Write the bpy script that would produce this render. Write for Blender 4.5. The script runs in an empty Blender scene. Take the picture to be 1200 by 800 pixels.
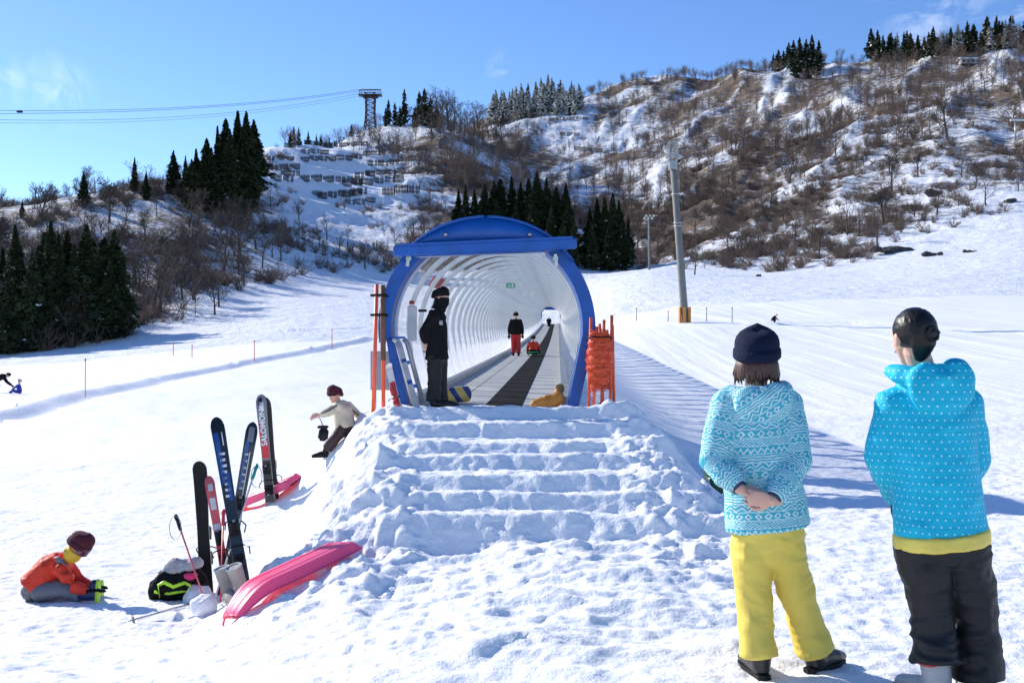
import bpy, math, random
import numpy as np
from mathutils import Vector, Matrix
random.seed(7); rng = np.random.default_rng(11)
C = bpy.context.scene.collection
F = 1167.0; CX = 600.0; HY = 430.0; CZ = 1.42      # camera survey: focal length, horizon and eye height
def P(px, py, Y): return Vector(((px-CX)/F*Y, Y, CZ+(HY-py)/F*Y))
R = math.radians
# ------------------------------------------------------------------ noise
def _h(ix, iy, iz, seed):
    n = (ix*374761393 + iy*668265263 + iz*2147483647 + seed*974634777) & 0xffffffff
    n = ((n ^ (n >> 13))*1274126177) & 0xffffffff
    n = ((n ^ (n >> 15))*2246822519) & 0xffffffff
    return (n ^ (n >> 16))/4294967296.0
def vn(x, y, seed=0):
    xi = np.floor(x).astype(np.int64); yi = np.floor(y).astype(np.int64)
    fx = x-xi; fy = y-yi; fx = fx*fx*fx*(fx*(fx*6-15)+10); fy = fy*fy*fy*(fy*(fy*6-15)+10)
    a = _h(xi, yi, 0, seed); b = _h(xi+1, yi, 0, seed); c = _h(xi, yi+1, 0, seed); d = _h(xi+1, yi+1, 0, seed)
    return (a+(b-a)*fx)*(1-fy)+(c+(d-c)*fx)*fy
def vn3(p, seed=0):
    i = np.floor(p).astype(np.int64); f = p-i; f = f*f*(3-2*f)
    r = 0
    for dx in (0, 1):
        for dy in (0, 1):
            for dz in (0, 1):
                w = (f[:, 0] if dx else 1-f[:, 0])*(f[:, 1] if dy else 1-f[:, 1])*(f[:, 2] if dz else 1-f[:, 2])
                r = r+w*_h(i[:, 0]+dx, i[:, 1]+dy, i[:, 2]+dz, seed)
    return r
def fbm(x, y, o=4, seed=0, rough=.5):
    t = 0; a = 1; s = 0; c, sn = math.cos(.6), math.sin(.6)
    for k in range(o):
        t = t+a*(vn(x, y, seed+k)-.5); s += a; a *= rough
        x, y = (c*x-sn*y)*2.03+5.1, (sn*x+c*y)*2.03-3.7
    return t/s*2
def worley(x, y, seed=0):
    xi = np.floor(x).astype(np.int64); yi = np.floor(y).astype(np.int64); m = np.full(np.shape(x), 9.0); v = np.zeros(np.shape(x))
    for dx in (-1, 0, 1):
        for dy in (-1, 0, 1):
            cx = xi+dx; cy = yi+dy
            d = (cx+_h(cx, cy, 1, seed)-x)**2+(cy+_h(cx, cy, 2, seed)-y)**2
            k = d < m; m = np.where(k, d, m); v = np.where(k, _h(cx, cy, 3, seed), v)
    return np.sqrt(m), v
def sst(a, b, x):
    t = np.clip((x-a)/(b-a), 0, 1); return t*t*(3-2*t)
# ------------------------------------------------------------------ terrain
TX0, TDX = -0.98, 0.0463                                # the tunnel's axis
def tun_x(y): return TX0+TDX*y
def tun_z(y): return CZ-0.56+0.0411*(y-13.7)+0.000122*(y-13.7)*(y-38.5)
cols = [
 (-900, [(22,560),(46,480),(90,440),(115,425),(160,340),(230,290),(300,290),(500,330),(2600,400)]),
 (-300, [(22,550),(46,470),(90,432),(115,424),(150,360),(200,300),(235,262),(300,270),(500,330),(2600,400)]),
 (0,   [(22,545),(46,466),(90,432),(115,420),(150,362),(200,292),(240,248),(300,258),(500,330),(2600,400)]),
 (100, [(22,540),(46,464),(90,427),(120,406),(150,368),(200,290),(245,228),(300,240),(500,300),(2600,400)]),
 (200, [(22,535),(46,462),(90,416),(130,386),(160,352),(220,270),(270,212),(330,222),(600,300),(2600,400)]),
 (300, [(22,533),(46,460),(90,405),(150,362),(200,325),(270,255),(340,205),(450,170),(520,176),(800,300),(2600,400)]),
 (350, [(22,531),(46,459),(90,402),(155,355),(210,325),(290,270),(370,215),(480,170),(540,166),(620,176),(900,280),(2600,400)]),
 (430, [(22,530),(46,458),(90,402),(160,352),(220,328),(300,285),(400,230),(520,180),(660,150),(720,156),(1100,260),(2600,400)]),
 (500, [(22,530),(46,457),(90,408),(160,358),(240,325),(300,290),(400,235),(520,190),(660,148),(740,152),(1200,240),(2600,400)]),
 (560, [(22,520),(46,450),(90,408),(160,358),(240,325),(300,295),(400,245),(520,210),(640,165),(720,160),(820,165),(950,138),(1100,150),(2600,400)]),
 (610, [(22,510),(46,440),(90,400),(140,376),(240,325),(300,298),(400,255),(480,225),(560,205),(640,215),(900,128),(960,122),(1100,150),(2600,400)]),
 (660, [(22,490),(46,425),(90,395),(140,374),(240,324),(300,302),(380,272),(440,262),(500,272),(700,190),(900,120),(980,112),(1100,140),(2600,400)]),
 (710, [(22,485),(46,412),(60,392),(100,370),(192,326),(250,322),(300,305),(360,300),(420,306),(700,185),(950,112),(1020,106),(1200,140),(2600,400)]),
 (760, [(22,483),(30,450),(46,408),(60,384),(100,360),(192,316),(260,316),(320,312),(400,290),(700,170),(1000,86),(1060,84),(1300,140),(2600,400)]),
 (810, [(22,483),(30,448),(46,405),(60,379),(100,354),(192,319),(260,306),(340,285),(500,225),(800,130),(980,90),(1060,88),(1300,140),(2600,400)]),
 (900, [(22,481),(30,446),(46,403),(60,379),(100,350),(170,325),(210,318),(260,290),(400,235),(700,120),(850,72),(900,70),(1100,120),(2600,400)]),
 (1000,[(22,480),(30,444),(46,402),(60,379),(100,347),(160,324),(200,310),(240,285),(400,205),(600,125),(800,68),(850,66),(1100,120),(2600,400)]),
 (1100,[(22,479),(30,442),(46,401),(60,378),(100,345),(150,318),(190,298),(240,270),(380,195),(560,110),(740,58),(800,56),(1100,120),(2600,400)]),
 (1200,[(22,478),(30,440),(46,400),(60,378),(100,343),(137,318),(180,292),(240,252),(350,195),(500,115),(700,50),(760,48),(1100,120),(2600,400)]),
 (1700,[(22,478),(30,440),(46,400),(60,376),(100,338),(137,310),(180,280),(240,235),(350,170),(500,90),(700,30),(760,30),(1100,120),(2600,400)]),
 (2300,[(22,478),(30,440),(46,400),(60,376),(100,338),(137,310),(180,280),(240,235),(350,170),(500,90),(700,30),(760,30),(1100,120),(2600,400)]),
]
LG = np.linspace(math.log(22), math.log(2600), 260); PG = np.arange(-900, 2301, 16.0)
_t = np.array([np.interp(LG, [math.log(a) for a, b in c], [HY-b for a, b in c]) for _, c in cols])
TAB = np.array([np.interp(PG, [c[0] for c in cols], _t[:, j]) for j in range(len(LG))]).T
def _blur(a, ax, n):
    for _ in range(n):
        p = np.pad(a, [(1, 1) if k == ax else (0, 0) for k in (0, 1)], mode='edge')
        a = (p[:-2]+2*p[1:-1]+p[2:])/4 if ax == 0 else (p[:, :-2]+2*p[:, 1:-1]+p[:, 2:])/4
    return a
TAB = _blur(_blur(TAB, 1, 5), 0, 3)
def lookup(tab, px, y):
    u = np.clip((px-PG[0])/16.0, 0, len(PG)-1.001); v = np.clip((np.log(np.maximum(y, 22))-LG[0])/(LG[1]-LG[0]), 0, len(LG)-1.001)
    i = u.astype(int); j = v.astype(int); a = u-i; b = v-j
    return (tab[i, j]*(1-a)+tab[i+1, j]*a)*(1-b)+(tab[i, j+1]*(1-a)+tab[i+1, j+1]*a)*b
# how densely brush covers the slopes
dens = [(-900, [(112,0),(120,.6),(2600,.6)]), (0, [(112,0),(118,.55),(2600,.55)]), (100, [(118,0),(126,.48),(2600,.5)]),
 (200, [(128,0),(140,.42),(200,.5),(2600,.55)]), (300, [(165,0),(185,.35),(300,.45),(420,.15),(2600,.3)]),
 (360, [(205,0),(225,.22),(300,.12),(450,.06),(2600,.25)]), (430, [(225,0),(245,.4),(300,.22),(430,.07),(560,.08),(640,.4),(2600,.5)]),
 (500, [(240,0),(260,.7),(450,.55),(600,.75),(2600,.8)]), (600, [(240,0),(260,.8),(450,.6),(2600,.85)]),
 (660, [(245,0),(270,.5),(440,.45),(700,.7),(800,.3),(900,.35),(1000,.9),(2600,.8)]), (720, [(255,0),(300,.75),(500,.8),(800,.55),(960,.8),(2600,.8)]),
 (780, [(255,0),(280,.8),(500,.75),(900,.6),(2600,.7)]), (850, [(205,0),(235,.6),(400,.75),(700,.6),(2600,.7)]), (950, [(185,0),(215,.45),(330,.65),(560,.55),(2600,.65)]),
 (1050, [(190,0),(225,.4),(350,.6),(600,.5),(2600,.65)]), (1130, [(215,0),(260,.3),(400,.5),(600,.5),(2600,.7)]), (1200, [(235,0),(290,.22),(400,.5),(2600,.7)]), (2300, [(235,0),(290,.3),(400,.5),(2600,.7)])]
_d = np.array([np.interp(LG, [math.log(a) for a, b in c], [b for a, b in c]) for _, c in dens])
DTAB = np.array([np.interp(PG, [c[0] for c in dens], _d[:, j]) for j in range(len(LG))]).T
LIP = [(12.9,.875),(11.5,.75),(10.5,.61),(9.9,.52),(9.3,.40),(8.8,.29),(8.35,.175)]
_sp = [(4.0,-.02),(6.6,-.06),(8.05,-.085)]
for k in range(6, -1, -1):
    yl, zl = LIP[k]; _sp += [(yl, zl+.012), (yl+.12, zl+.015)]
    if k: _sp += [(LIP[k-1][0]-.17, zl-.02)]
_sp += [(13.05,.86),(15,.86)]
SPY = np.array([a for a, b in _sp]); SPZ = np.array([b for a, b in _sp])
GROOVE = []
def base(x, y):
    px = CX+F*x/np.maximum(y, 3.0)
    far = CZ+lookup(TAB, px, y)/F*np.maximum(y, 3)
    zr = np.interp(y, [-20,2,4.5,8,12,16,22,26], [-.1,0,0,0,.05,.2,.42,.7])
    zl = np.interp(y, [-20,2,4.5,7.5,9,14,22,26], [-.2,-.1,-.25,-.57,-.62,-.6,-.46,-.4])
    s = sst(.4, -2.6, x+.0*y)
    near = zr+(zl-zr)*s
    w = sst(16, 25, y)
    return near*(1-w)+far*w
def H(x, y, detail=True):
    x = np.asarray(x, float); y = np.asarray(y, float)
    z = base(x, y)
    # berm that carries the tunnel
    dx = np.abs(x-tun_x(y)); tz = tun_z(y)-.12
    w = (1-sst(1.35, 1.35+2.2, dx))*sst(13.0, 14.2, y)*(1-sst(138, 150, y))
    z = z+(tz-z)*w
    # trodden mound with the steps
    wob = .10*fbm(x*.9, y*.5, 2, 31)+.05*fbm(x*4, y*1.2, 2, 33)
    sp = np.interp(y+wob*(y > 6), SPY, SPZ)
    xl = np.interp(y, [6, 8.4, 13], [-.9, -1.1, -1.75]); xr = np.interp(y, [6, 8.4, 13], [1.3, 1.38, 1.45])
    fl = sst(-1.35, .15, x-xl)*(1-sst(0, .95, x-xr)); inner = sst(0, .45, x-xl)*(1-sst(-.45, 0, x-xr))
    along = sst(6.0, 8.0, y)*(1-sst(13.8, 15.0, y))
    z = np.where(along > 0, z+np.maximum(sp-z, 0)*fl*along, z)
    z = z+.10*np.exp(-((x+1.9)/.6)**2-((y-8.7)/.6)**2)
    if not detail: return z
    near = (y < 30)
    m_fl = np.clip(fl*along*(1-inner)*1.6, 0, 1)
    apron = np.exp(-((x-.1)/1.9)**2)*sst(4.2, 5.2, y)*(1-sst(7.6, 8.3, y))
    steps = inner*along
    lf = np.exp(-((x+2.0)/.8)**2-((y-8.2)/1.0)**2)
    rgh = np.clip(m_fl+.36*apron+.8*lf, 0, 1)
    qx = x+.12*fbm(x*5, y*5, 2, 3); qy = y+.12*fbm(x*5, y*5, 2, 4)
    w1, v1 = worley(qx*2.6, qy*2.6, 5); w2, v2 = worley(qx*6.5, qy*6.5, 6); w3, v3 = worley(qx*13+.3, qy*13, 7)
    d = rgh*(.085*(np.clip(.75-w1, 0, 1)**1.0)*(.25+v1)*sst(.2, .6, v1)+.050*np.clip(.8-w2, 0, 1)*(.3+v2)*sst(.3, .5, v2)+.035*np.clip(.8-w3, 0, 1)*v3+.12*fbm(x*1.5, y*2.0, 4, 9)+.035*fbm(x*7, y*7, 4, 19))+apron*.07*fbm(x*.9, y*3.4, 3, 29)
    d = d+steps*(.038*fbm(x*2.4, y*3.0, 4, 12)+.022*np.clip(.8-w2, 0, 1)*v2+.014*np.clip(.8-w3, 0, 1))
    foot = np.clip((1-rgh)*(1-steps), 0, 1)*(1-sst(18, 30, y))
    nr = 1-sst(10, 14, y)
    d = d+foot*(.03*fbm(x*1.1, y*1.1, 3, 21)+(.013*fbm(x*4.5, y*4.5, 4, 22)+.010*np.clip(.55-w2, 0, 1)*v2)*nr*sst(-3.4, -2.2, x+.2*y-1)+.012*fbm(x*6, y*6, 3, 23))
    dd = d+.012*fbm(x*11, y*11, 3, 17)*(1-sst(12, 16, y))
    z = z+np.where(near, dd, 0)
    # slow undulation and ski tracks of the piste
    pist = sst(15, 26, y)*(1-sst(200, 260, y))
    z = z+pist*(.05*fbm(x*.25, y*.18, 3, 41)+np.clip(y/60, 0, 1.5)*.18*fbm(x*.06, y*.05, 3, 43))
    ax = x-.05*y; right = sst(3.5, 6, x-tun_x(y))
    z = z+pist*right*(.018*fbm(ax*3.5+.3*fbm(x*.2, y*.1, 2, 8), y*.08, 3, 47)+.05*np.clip(fbm(ax*.8+.5*fbm(x*.1, y*.07, 2, 8), y*.05, 2, 49), 0, 1))
    z = z+pist*(1-right)*.03*fbm(x*.9+y*.5, y*.25-x*.3, 3, 51)
    for pts, amp, wd in GROOVE:
        for (a, b) in zip(pts[:-1], pts[1:]):
            vx, vy = b[0]-a[0], b[1]-a[1]; L2 = vx*vx+vy*vy; L = math.sqrt(L2)
            t = ((x-a[0])*vx+(y-a[1])*vy)/L2; inn = (t >= 0) & (t < 1)
            sd = ((x-a[0])*vy-(y-a[1])*vx)/L      # right hand of travel is positive
            wj = 1+.35*fbm(x*.5, y*.5, 2, 61)
            z = z+np.where(inn, amp*(-np.exp(-((sd-.0)/(wd*wj))**2)+.8*np.exp(-((sd+wd*1.6)/(wd*wj))**2)), 0)
    # relief of the mountains
    f = sst(150, 330, y); px = CX+F*x/np.maximum(y, 3)
    dn = lookup(DTAB, px, y)
    mnt = np.where(y > 120, 1, 0)
    if np.any(mnt):
        rid = 1-np.abs(fbm(x/85, y/150, 4, 71))*2
        rid2 = 1-np.abs(fbm(x/24, y/36, 3, 73))*2
        z = z+mnt*f*((rid-.6)*8*sst(200, 700, y)+(ribs(x, y)-.6)*(2+1.8*sst(560, 760, px))*sst(220, 420, y)+(rid2-.6)*1.3+.7*fbm(x/6, y/6, 3, 74))
        terr = sst(280, 420, y)*(1-sst(600, 640, y))*sst(280, 330, px)*(1-sst(470, 560, px))
        z = z+terr*1.9*np.sin((z+.04*x+2*fbm(x/30, y/30, 2, 85))/2.6)
        z = z+mnt*sst(.02, .3, dn)*(.35*fbm(x/2.2, y/2.2, 3, 75)+.5)
    return z
def ribs(x, y):
    u = x*.93-y*.36+12*fbm(x/60, y/90, 2, 81); v = x*.36+y*.93
    return 1-np.abs(fbm(u/38, v/230, 3, 79))*2
def brushf(x, y):
    px = CX+F*x/np.maximum(y, 3); d0 = lookup(DTAB, px, y)
    m = 1.06-.42*sst(.5, .98, ribs(x, y))+.8*fbm(x/26, y/40, 4, 83)
    k = sst(180, 320, y); return np.clip(d0*((1-k)+k*m), 0, 1)
def Hs(x, y): return float(H(np.array([x]), np.array([y]))[0])
_YS = np.exp(np.linspace(math.log(3.5), math.log(1500), 2600))
def hit(px, py, ymin=3.5):
    xs = (px-CX)/F*_YS; zz = H(xs, _YS); rz = CZ+(HY-py)/F*_YS
    k = np.nonzero((zz >= rz) & (_YS > ymin))[0]
    if len(k) == 0: k = [int(np.argmax((zz-rz)/_YS*(_YS > ymin)-(_YS <= ymin)*9))]
    return Vector((xs[k[0]], _YS[k[0]], zz[k[0]]))
_g = [hit(a, b) for a, b in [(-160,506),(-60,500),(0,492),(60,478),(120,460),(200,443),(290,426),(380,410),(440,396)]]
_g2 = [hit(a, b) for a, b in [(60,408),(150,398),(230,392),(330,388),(420,386)]]
_g3 = [hit(a, b) for a, b in [(1280,352),(1180,330),(1090,306)]]
_g4 = [hit(a, b) for a, b in [(720,372),(880,380),(1000,378),(1240,394)]]
GROOVE = [([(v.x, v.y) for v in _g], .20, .7), ([(v.x, v.y) for v in _g2], .12, .9), ([(v.x, v.y) for v in _g4], .07, .8)]
# ------------------------------------------------------------------ object helpers
ORG = {}
def tag(o, label=None, cat=None, group=None, kind=None):
    if label: o['label'] = label
    if cat: o['category'] = cat
    if group: o['group'] = group
    if kind: o['kind'] = kind
    return o
def thing(name, loc, label, cat, group=None):
    o = bpy.data.objects.new(name, None); o.empty_display_size = .2; C.objects.link(o); o.location = loc
    ORG[o.name] = Vector(loc); return tag(o, label, cat, group)
def mesh_of(name, V, Fc, mats, smooth=True, mi=None):
    me = bpy.data.meshes.new(name); me.from_pydata([tuple(v) for v in V], [], Fc)
    for m in (mats if isinstance(mats, (list, tuple)) else [mats]): me.materials.append(m)
    if mi is not None: me.polygons.foreach_set('material_index', mi)
    me.polygons.foreach_set('use_smooth', [smooth]*len(me.polygons)); me.update(); return me
def link(name, me, parent=None, loc=None):
    o = bpy.data.objects.new(name, me); C.objects.link(o)
    if parent is not None: o.parent = parent; ORG[o.name] = ORG[parent.name]
    else:
        ORG[o.name] = Vector(loc) if loc is not None else Vector((0, 0, 0))
        if loc is not None: o.location = loc
    return o
def frame_from(d, ref):
    d = d.normalized(); s = ref-d*ref.dot(d)
    if s.length < 1e-4: s = Vector((0, 1, 0))-d*d.y
    if s.length < 1e-4: s = Vector((1, 0, 0))
    s.normalize(); return s, d.cross(s)
class MB:
    def __init__(s): s.V = []; s.F = []; s.M = []; s.m = 0
    def face(s, f): s.F.append(f); s.M.append(s.m)
    def quad(s, a, b, c, d):
        n = len(s.V); s.V += [Vector(a), Vector(b), Vector(c), Vector(d)]; s.face((n, n+1, n+2, n+3))
    def tri(s, a, b, c):
        n = len(s.V); s.V += [Vector(a), Vector(b), Vector(c)]; s.face((n, n+1, n+2))
    def box(s, c, sz, rot=None, bev=0.0):
        c = Vector(c); h = Vector(sz)/2; n = len(s.V); rot = rot or Matrix.Identity(3)
        if bev <= 0:
            for z in (-1, 1):
                for x, y in ((-1,-1),(1,-1),(1,1),(-1,1)): s.V.append(c+rot@Vector((x*h.x, y*h.y, z*h.z)))
            for f in ((3,2,1,0),(4,5,6,7),(0,1,5,4),(1,2,6,5),(2,3,7,6),(3,0,4,7)): s.face(tuple(n+i for i in f))
        else:
            rings = []
            for z, k in ((-h.z, bev), (-h.z+bev, 0), (h.z-bev, 0), (h.z, bev)):
                a, b = h.x-k, h.y-k; e = bev*.6
                rings.append([c+rot@Vector(q+(z,)) for q in ((-a+e,-b),(a-e,-b),(a,-b+e),(a,b-e),(a-e,b),(-a+e,b),(-a,b-e),(-a,-b+e))])
            s.rings(rings)
        return s
    def rings(s, rings, cap=True, closed=True):
        n = len(s.V); k = len(rings[0])
        for r in rings: s.V += [Vector(v) for v in r]
        for i in range(len(rings)-1):
            for j in range(k if closed else k-1):
                a = n+i*k+j; b = n+i*k+(j+1) % k; s.face((a, b, b+k, a+k))
        if cap:
            s.face(tuple(n+j for j in range(k-1, -1, -1))); s.face(tuple(n+(len(rings)-1)*k+j for j in range(k)))
        return s
    def tube(s, pts, rad, n=8, ref=Vector((1, 0, 0)), cap=True, ends=False):
        pts = [Vector(p) for p in pts]
        if not isinstance(rad, list): rad = [rad]*len(pts)
        rad = [(r, r) if not isinstance(r, (list, tuple)) else r for r in rad]
        if ends:      # rounded ends
            d0 = (pts[0]-pts[1]).normalized(); d1 = (pts[-1]-pts[-2]).normalized()
            a = max(rad[0]); b = max(rad[-1])
            pts = [pts[0]+d0*a*.85, pts[0]+d0*a*.55]+pts+[pts[-1]+d1*b*.55, pts[-1]+d1*b*.85]
            rad = [(rad[0][0]*.35, rad[0][1]*.35), (rad[0][0]*.8, rad[0][1]*.8)]+rad+[(rad[-1][0]*.8, rad[-1][1]*.8), (rad[-1][0]*.35, rad[-1][1]*.35)]
        rs = []
        for i, p in enumerate(pts):
            d = (pts[min(i+1, len(pts)-1)]-pts[max(i-1, 0)])
            u, v = frame_from(d, ref)
            rs.append([p+u*math.cos(t*2*math.pi/n)*rad[i][0]+v*math.sin(t*2*math.pi/n)*rad[i][1] for t in range(n)])
        return s.rings(rs, cap)
    def ell(s, c, r, M=None, nu=16, nv=10):
        M = M or Matrix.Identity(3); c = Vector(c); n = len(s.V)
        s.V.append(c+M@Vector((0, 0, -r[2])))
        for i in range(1, nv):
            t = -math.pi/2+math.pi*i/nv
            for j in range(nu):
                a = 2*math.pi*j/nu; s.V.append(c+M@Vector((r[0]*math.cos(t)*math.cos(a), r[1]*math.cos(t)*math.sin(a), r[2]*math.sin(t))))
        s.V.append(c+M@Vector((0, 0, r[2]))); top = len(s.V)-1
        for j in range(nu):
            s.face((n, n+1+(j+1) % nu, n+1+j))
            s.face((top, n+1+(nv-2)*nu+j, n+1+(nv-2)*nu+(j+1) % nu))
        for i in range(nv-2):
            for j in range(nu):
                a = n+1+i*nu+j; b = n+1+i*nu+(j+1) % nu; s.face((a, b, b+nu, a+nu))
        return s
    def lathe(s, c, prof, M=None, n=24, mod=None):
        M = M or Matrix.Identity(3); c = Vector(c)
        rs = [[c+M@Vector((r*math.cos(2*math.pi*j/n)*(mod(j, z) if mod else 1), r*math.sin(2*math.pi*j/n)*(mod(j, z) if mod else 1), z)) for j in range(n)] for r, z in prof]
        return s.rings(rs, True)
    def build(s, name, mat, parent=None, smooth=True, loc=None):
        o = ORG[parent.name] if parent is not None else (Vector(loc) if loc is not None else Vector((0, 0, 0)))
        me = mesh_of(name, [v-o for v in s.V], s.F, mat, smooth, s.M)
        return link(name, me, parent, loc)
    def remesh(s, voxel, it=4, wr=0, fr=(9, 9, 14), seed=0, fac=.5, hem=None):
        me = mesh_of('tmp', s.V, s.F, [], True); ob = bpy.data.objects.new('tmp', me); C.objects.link(ob)
        md = ob.modifiers.new('r', 'REMESH'); md.mode = 'VOXEL'; md.voxel_size = voxel
        if it: sm = ob.modifiers.new('s', 'SMOOTH'); sm.iterations = it; sm.factor = fac
        dg = bpy.context.evaluated_depsgraph_get(); ev = ob.evaluated_get(dg); m2 = ev.to_mesh()
        nv = len(m2.vertices); co = np.empty(nv*3); m2.vertices.foreach_get('co', co); co = co.reshape(-1, 3)
        no = np.empty(nv*3); m2.vertices.foreach_get('normal', no); no = no.reshape(-1, 3)
        fs = [tuple(p.vertices) for p in m2.polygons]; ev.to_mesh_clear()
        bpy.data.objects.remove(ob); bpy.data.meshes.remove(me)
        if wr:
            q = co*np.array(fr); q = q+1.2*np.stack([vn3(co*5+7, 1), vn3(co*5+17, 2), vn3(co*5+27, 3)], 1)*np.array([1, 1, 1.6])
            r1 = 1-np.abs(vn3(q, seed)*2-1)*2; r2 = 1-np.abs(vn3(q*2.1+9, seed+5)*2-1)*2
            co = co+no*(wr*(r1*.7+r2*.3))[:, None]
        t = MB(); t.V = co; t.F = fs; t.M = [0]*len(fs); t.co = co; return t
    def build_np(s, name, mat, parent, pat=None):
        o = np.array(ORG[parent.name]) if parent is not None else np.zeros(3)
        me = mesh_of(name, s.V-o, s.F, mat, True)
        if pat is not None:
            at = me.attributes.new('pat', 'FLOAT_VECTOR', 'POINT'); at.data.foreach_set('vector', pat.astype(np.float32).ravel())
        return link(name, me, parent)
# ------------------------------------------------------------------ material helpers
def newmat(name):
    m = bpy.data.materials.new(name); m.use_nodes = True; nt = m.node_tree; nt.nodes.clear()
    out = nt.nodes.new('ShaderNodeOutputMaterial'); b = nt.nodes.new('ShaderNodeBsdfPrincipled')
    nt.links.new(b.outputs[0], out.inputs[0]); return m, nt, b, out
class NB:
    def __init__(s, nt): s.nt = nt
    def put(s, sock, v):
        if isinstance(v, (int, float)): sock.default_value = v
        elif isinstance(v, (tuple, list)):
            n = len(sock.default_value); sock.default_value = tuple(v)[:n] if len(v) >= n else tuple(v)+(1,)*(n-len(v))
        else: s.nt.links.new(v, sock)
    def m(s, op, a, b=0.0, c=0.0):
        n = s.nt.nodes.new('ShaderNodeMath'); n.operation = op; s.put(n.inputs[0], a); s.put(n.inputs[1], b); s.put(n.inputs[2], c); return n.outputs[0]
    def mix(s, f, a, b):
        n = s.nt.nodes.new('ShaderNodeMix'); n.data_type = 'RGBA'; s.put(n.inputs[0], f); s.put(n.inputs[6], a); s.put(n.inputs[7], b); return n.outputs[2]
    def noise(s, vec, scale, detail=4, rough=.55, dist=0):
        n = s.nt.nodes.new('ShaderNodeTexNoise'); n.inputs['Scale'].default_value = scale; n.inputs['Detail'].default_value = detail
        n.inputs['Roughness'].default_value = rough; n.inputs['Distortion'].default_value = dist
        if vec is not None: s.nt.links.new(vec, n.inputs['Vector'])
        return n.outputs[0]
    def ramp(s, f, stops):
        n = s.nt.nodes.new('ShaderNodeValToRGB'); e = n.color_ramp.elements
        while len(e) < len(stops): e.new(.5)
        for k, (p, c) in enumerate(stops): e[k].position = p; e[k].color = tuple(c)+(1,) if len(c) == 3 else c
        s.put(n.inputs[0], f); return n.outputs[0]
    def co(s, w='Object'): return s.nt.nodes.new('ShaderNodeTexCoord').outputs[w]
    def pos(s): return s.nt.nodes.new('ShaderNodeNewGeometry').outputs['Position']
    def mapv(s, v, sc=(1, 1, 1), rot=(0, 0, 0), loc=(0, 0, 0)):
        n = s.nt.nodes.new('ShaderNodeMapping'); s.nt.links.new(v, n.inputs[0]); n.inputs['Scale'].default_value = sc; n.inputs['Rotation'].default_value = rot; n.inputs['Location'].default_value = loc; return n.outputs[0]
    def sep(s, v):
        n = s.nt.nodes.new('ShaderNodeSeparateXYZ'); s.nt.links.new(v, n.inputs[0]); return n.outputs
    def bump(s, h, st, dist, nrm=None):
        n = s.nt.nodes.new('ShaderNodeBump'); n.inputs['Strength'].default_value = st; n.inputs['Distance'].default_value = dist; s.nt.links.new(h, n.inputs['Height'])
        if nrm is not None: s.nt.links.new(nrm, n.inputs['Normal'])
        return n.outputs[0]
def simple(name, col, rough=.6, metal=0, var=.15, vs=8, bump=0, bs=40, coat=0, spec=.5, trans=0, sheen=0):
    m, nt, b, out = newmat(name); n = NB(nt); c = n.co()
    f = n.noise(c, vs, 5)
    lo = tuple(x*(1-var) for x in col); hi = tuple(min(1, x*(1+var)) for x in col)
    n.put(b.inputs['Base Color'], n.ramp(f, [(.3, lo), (.7, hi)]))
    n.put(b.inputs['Roughness'], n.m('MULTIPLY_ADD', f, .2, rough-.1)); b.inputs['Metallic'].default_value = metal
    b.inputs['Specular IOR Level'].default_value = spec; b.inputs['Coat Weight'].default_value = coat; b.inputs['Sheen Weight'].default_value = sheen
    if bump: n.put(b.inputs['Normal'], n.bump(n.noise(c, bs, 4), bump, .01))
    return m
M = {}
# ------------------------------------------------------------------ materials
def snow_mat():
    m, nt, b, out = newmat('snow'); n = NB(nt); p = n.pos()
    big = n.noise(p, .35, 3); fine = n.noise(p, 9, 6, .6); grain = n.noise(p, 60, 3, .6)
    n.put(b.inputs['Base Color'], n.ramp(big, [(.3, (.875, .875, .875)), (.7, (.91, .906, .90))]))
    b.inputs['Roughness'].default_value = .62; b.inputs['Specular IOR Level'].default_value = .25
    h = n.m('ADD', n.m('MULTIPLY', fine, .026), n.m('MULTIPLY', grain, .004))
    n.put(b.inputs['Normal'], n.bump(h, .9, 1.0)); return m
M['snow'] = snow_mat()
def mountain_mat():
    m, nt, b, out = newmat('snowy_mountainside'); n = NB(nt); p = n.pos()
    a = nt.nodes.new('ShaderNodeAttribute'); a.attribute_name = 'brush'
    st = n.mapv(n.mapv(p, (1, 1, 1), (0, R(-38), 0)), (.55, .8, 1.25))
    n1 = n.noise(st, .05, 5, .6, .4); n2 = n.noise(st, .28, 7, .72, .3); n3 = n.noise(p, 1.6, 4, .7)
    f = n.m('ADD', n.m('ADD', n.m('MULTIPLY', n1, .35), n.m('MULTIPLY', n2, .70)), n.m('MULTIPLY', n3, .50))   # mean ~ .78
    thr = n.m('SUBTRACT', f, n.m('MULTIPLY_ADD', a.outputs['Fac'], -.46, 1.0))
    k = n.ramp(n.m('MULTIPLY_ADD', thr, 7, .5), [(.0, (0, 0, 0)), (1, (1, 1, 1))])
    k = n.m('MULTIPLY', k, n.ramp(a.outputs['Fac'], [(.02, (0, 0, 0)), (.12, (1, 1, 1))]))
    br = n.ramp(n.noise(p, .12, 4), [(.3, (.085, .075, .068)), (.5, (.15, .11, .08)), (.68, (.21, .14, .085))])
    br = n.mix(n.ramp(n3, [(.35, (0, 0, 0)), (.75, (.5, .5, .5))]), br, (.05, .045, .04))
    n.put(b.inputs['Base Color'], n.mix(k, (.80, .82, .85), br))
    b.inputs['Roughness'].default_value = .85; b.inputs['Specular IOR Level'].default_value = .15
    n.put(b.inputs['Normal'], n.bump(n2, .8, 1.2)); return m
M['mount'] = mountain_mat()
M['blue'] = simple('blue_tarpaulin', (.003, .085, .38), .45, vs=3, bump=.25, bs=9, var=.2)
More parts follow.
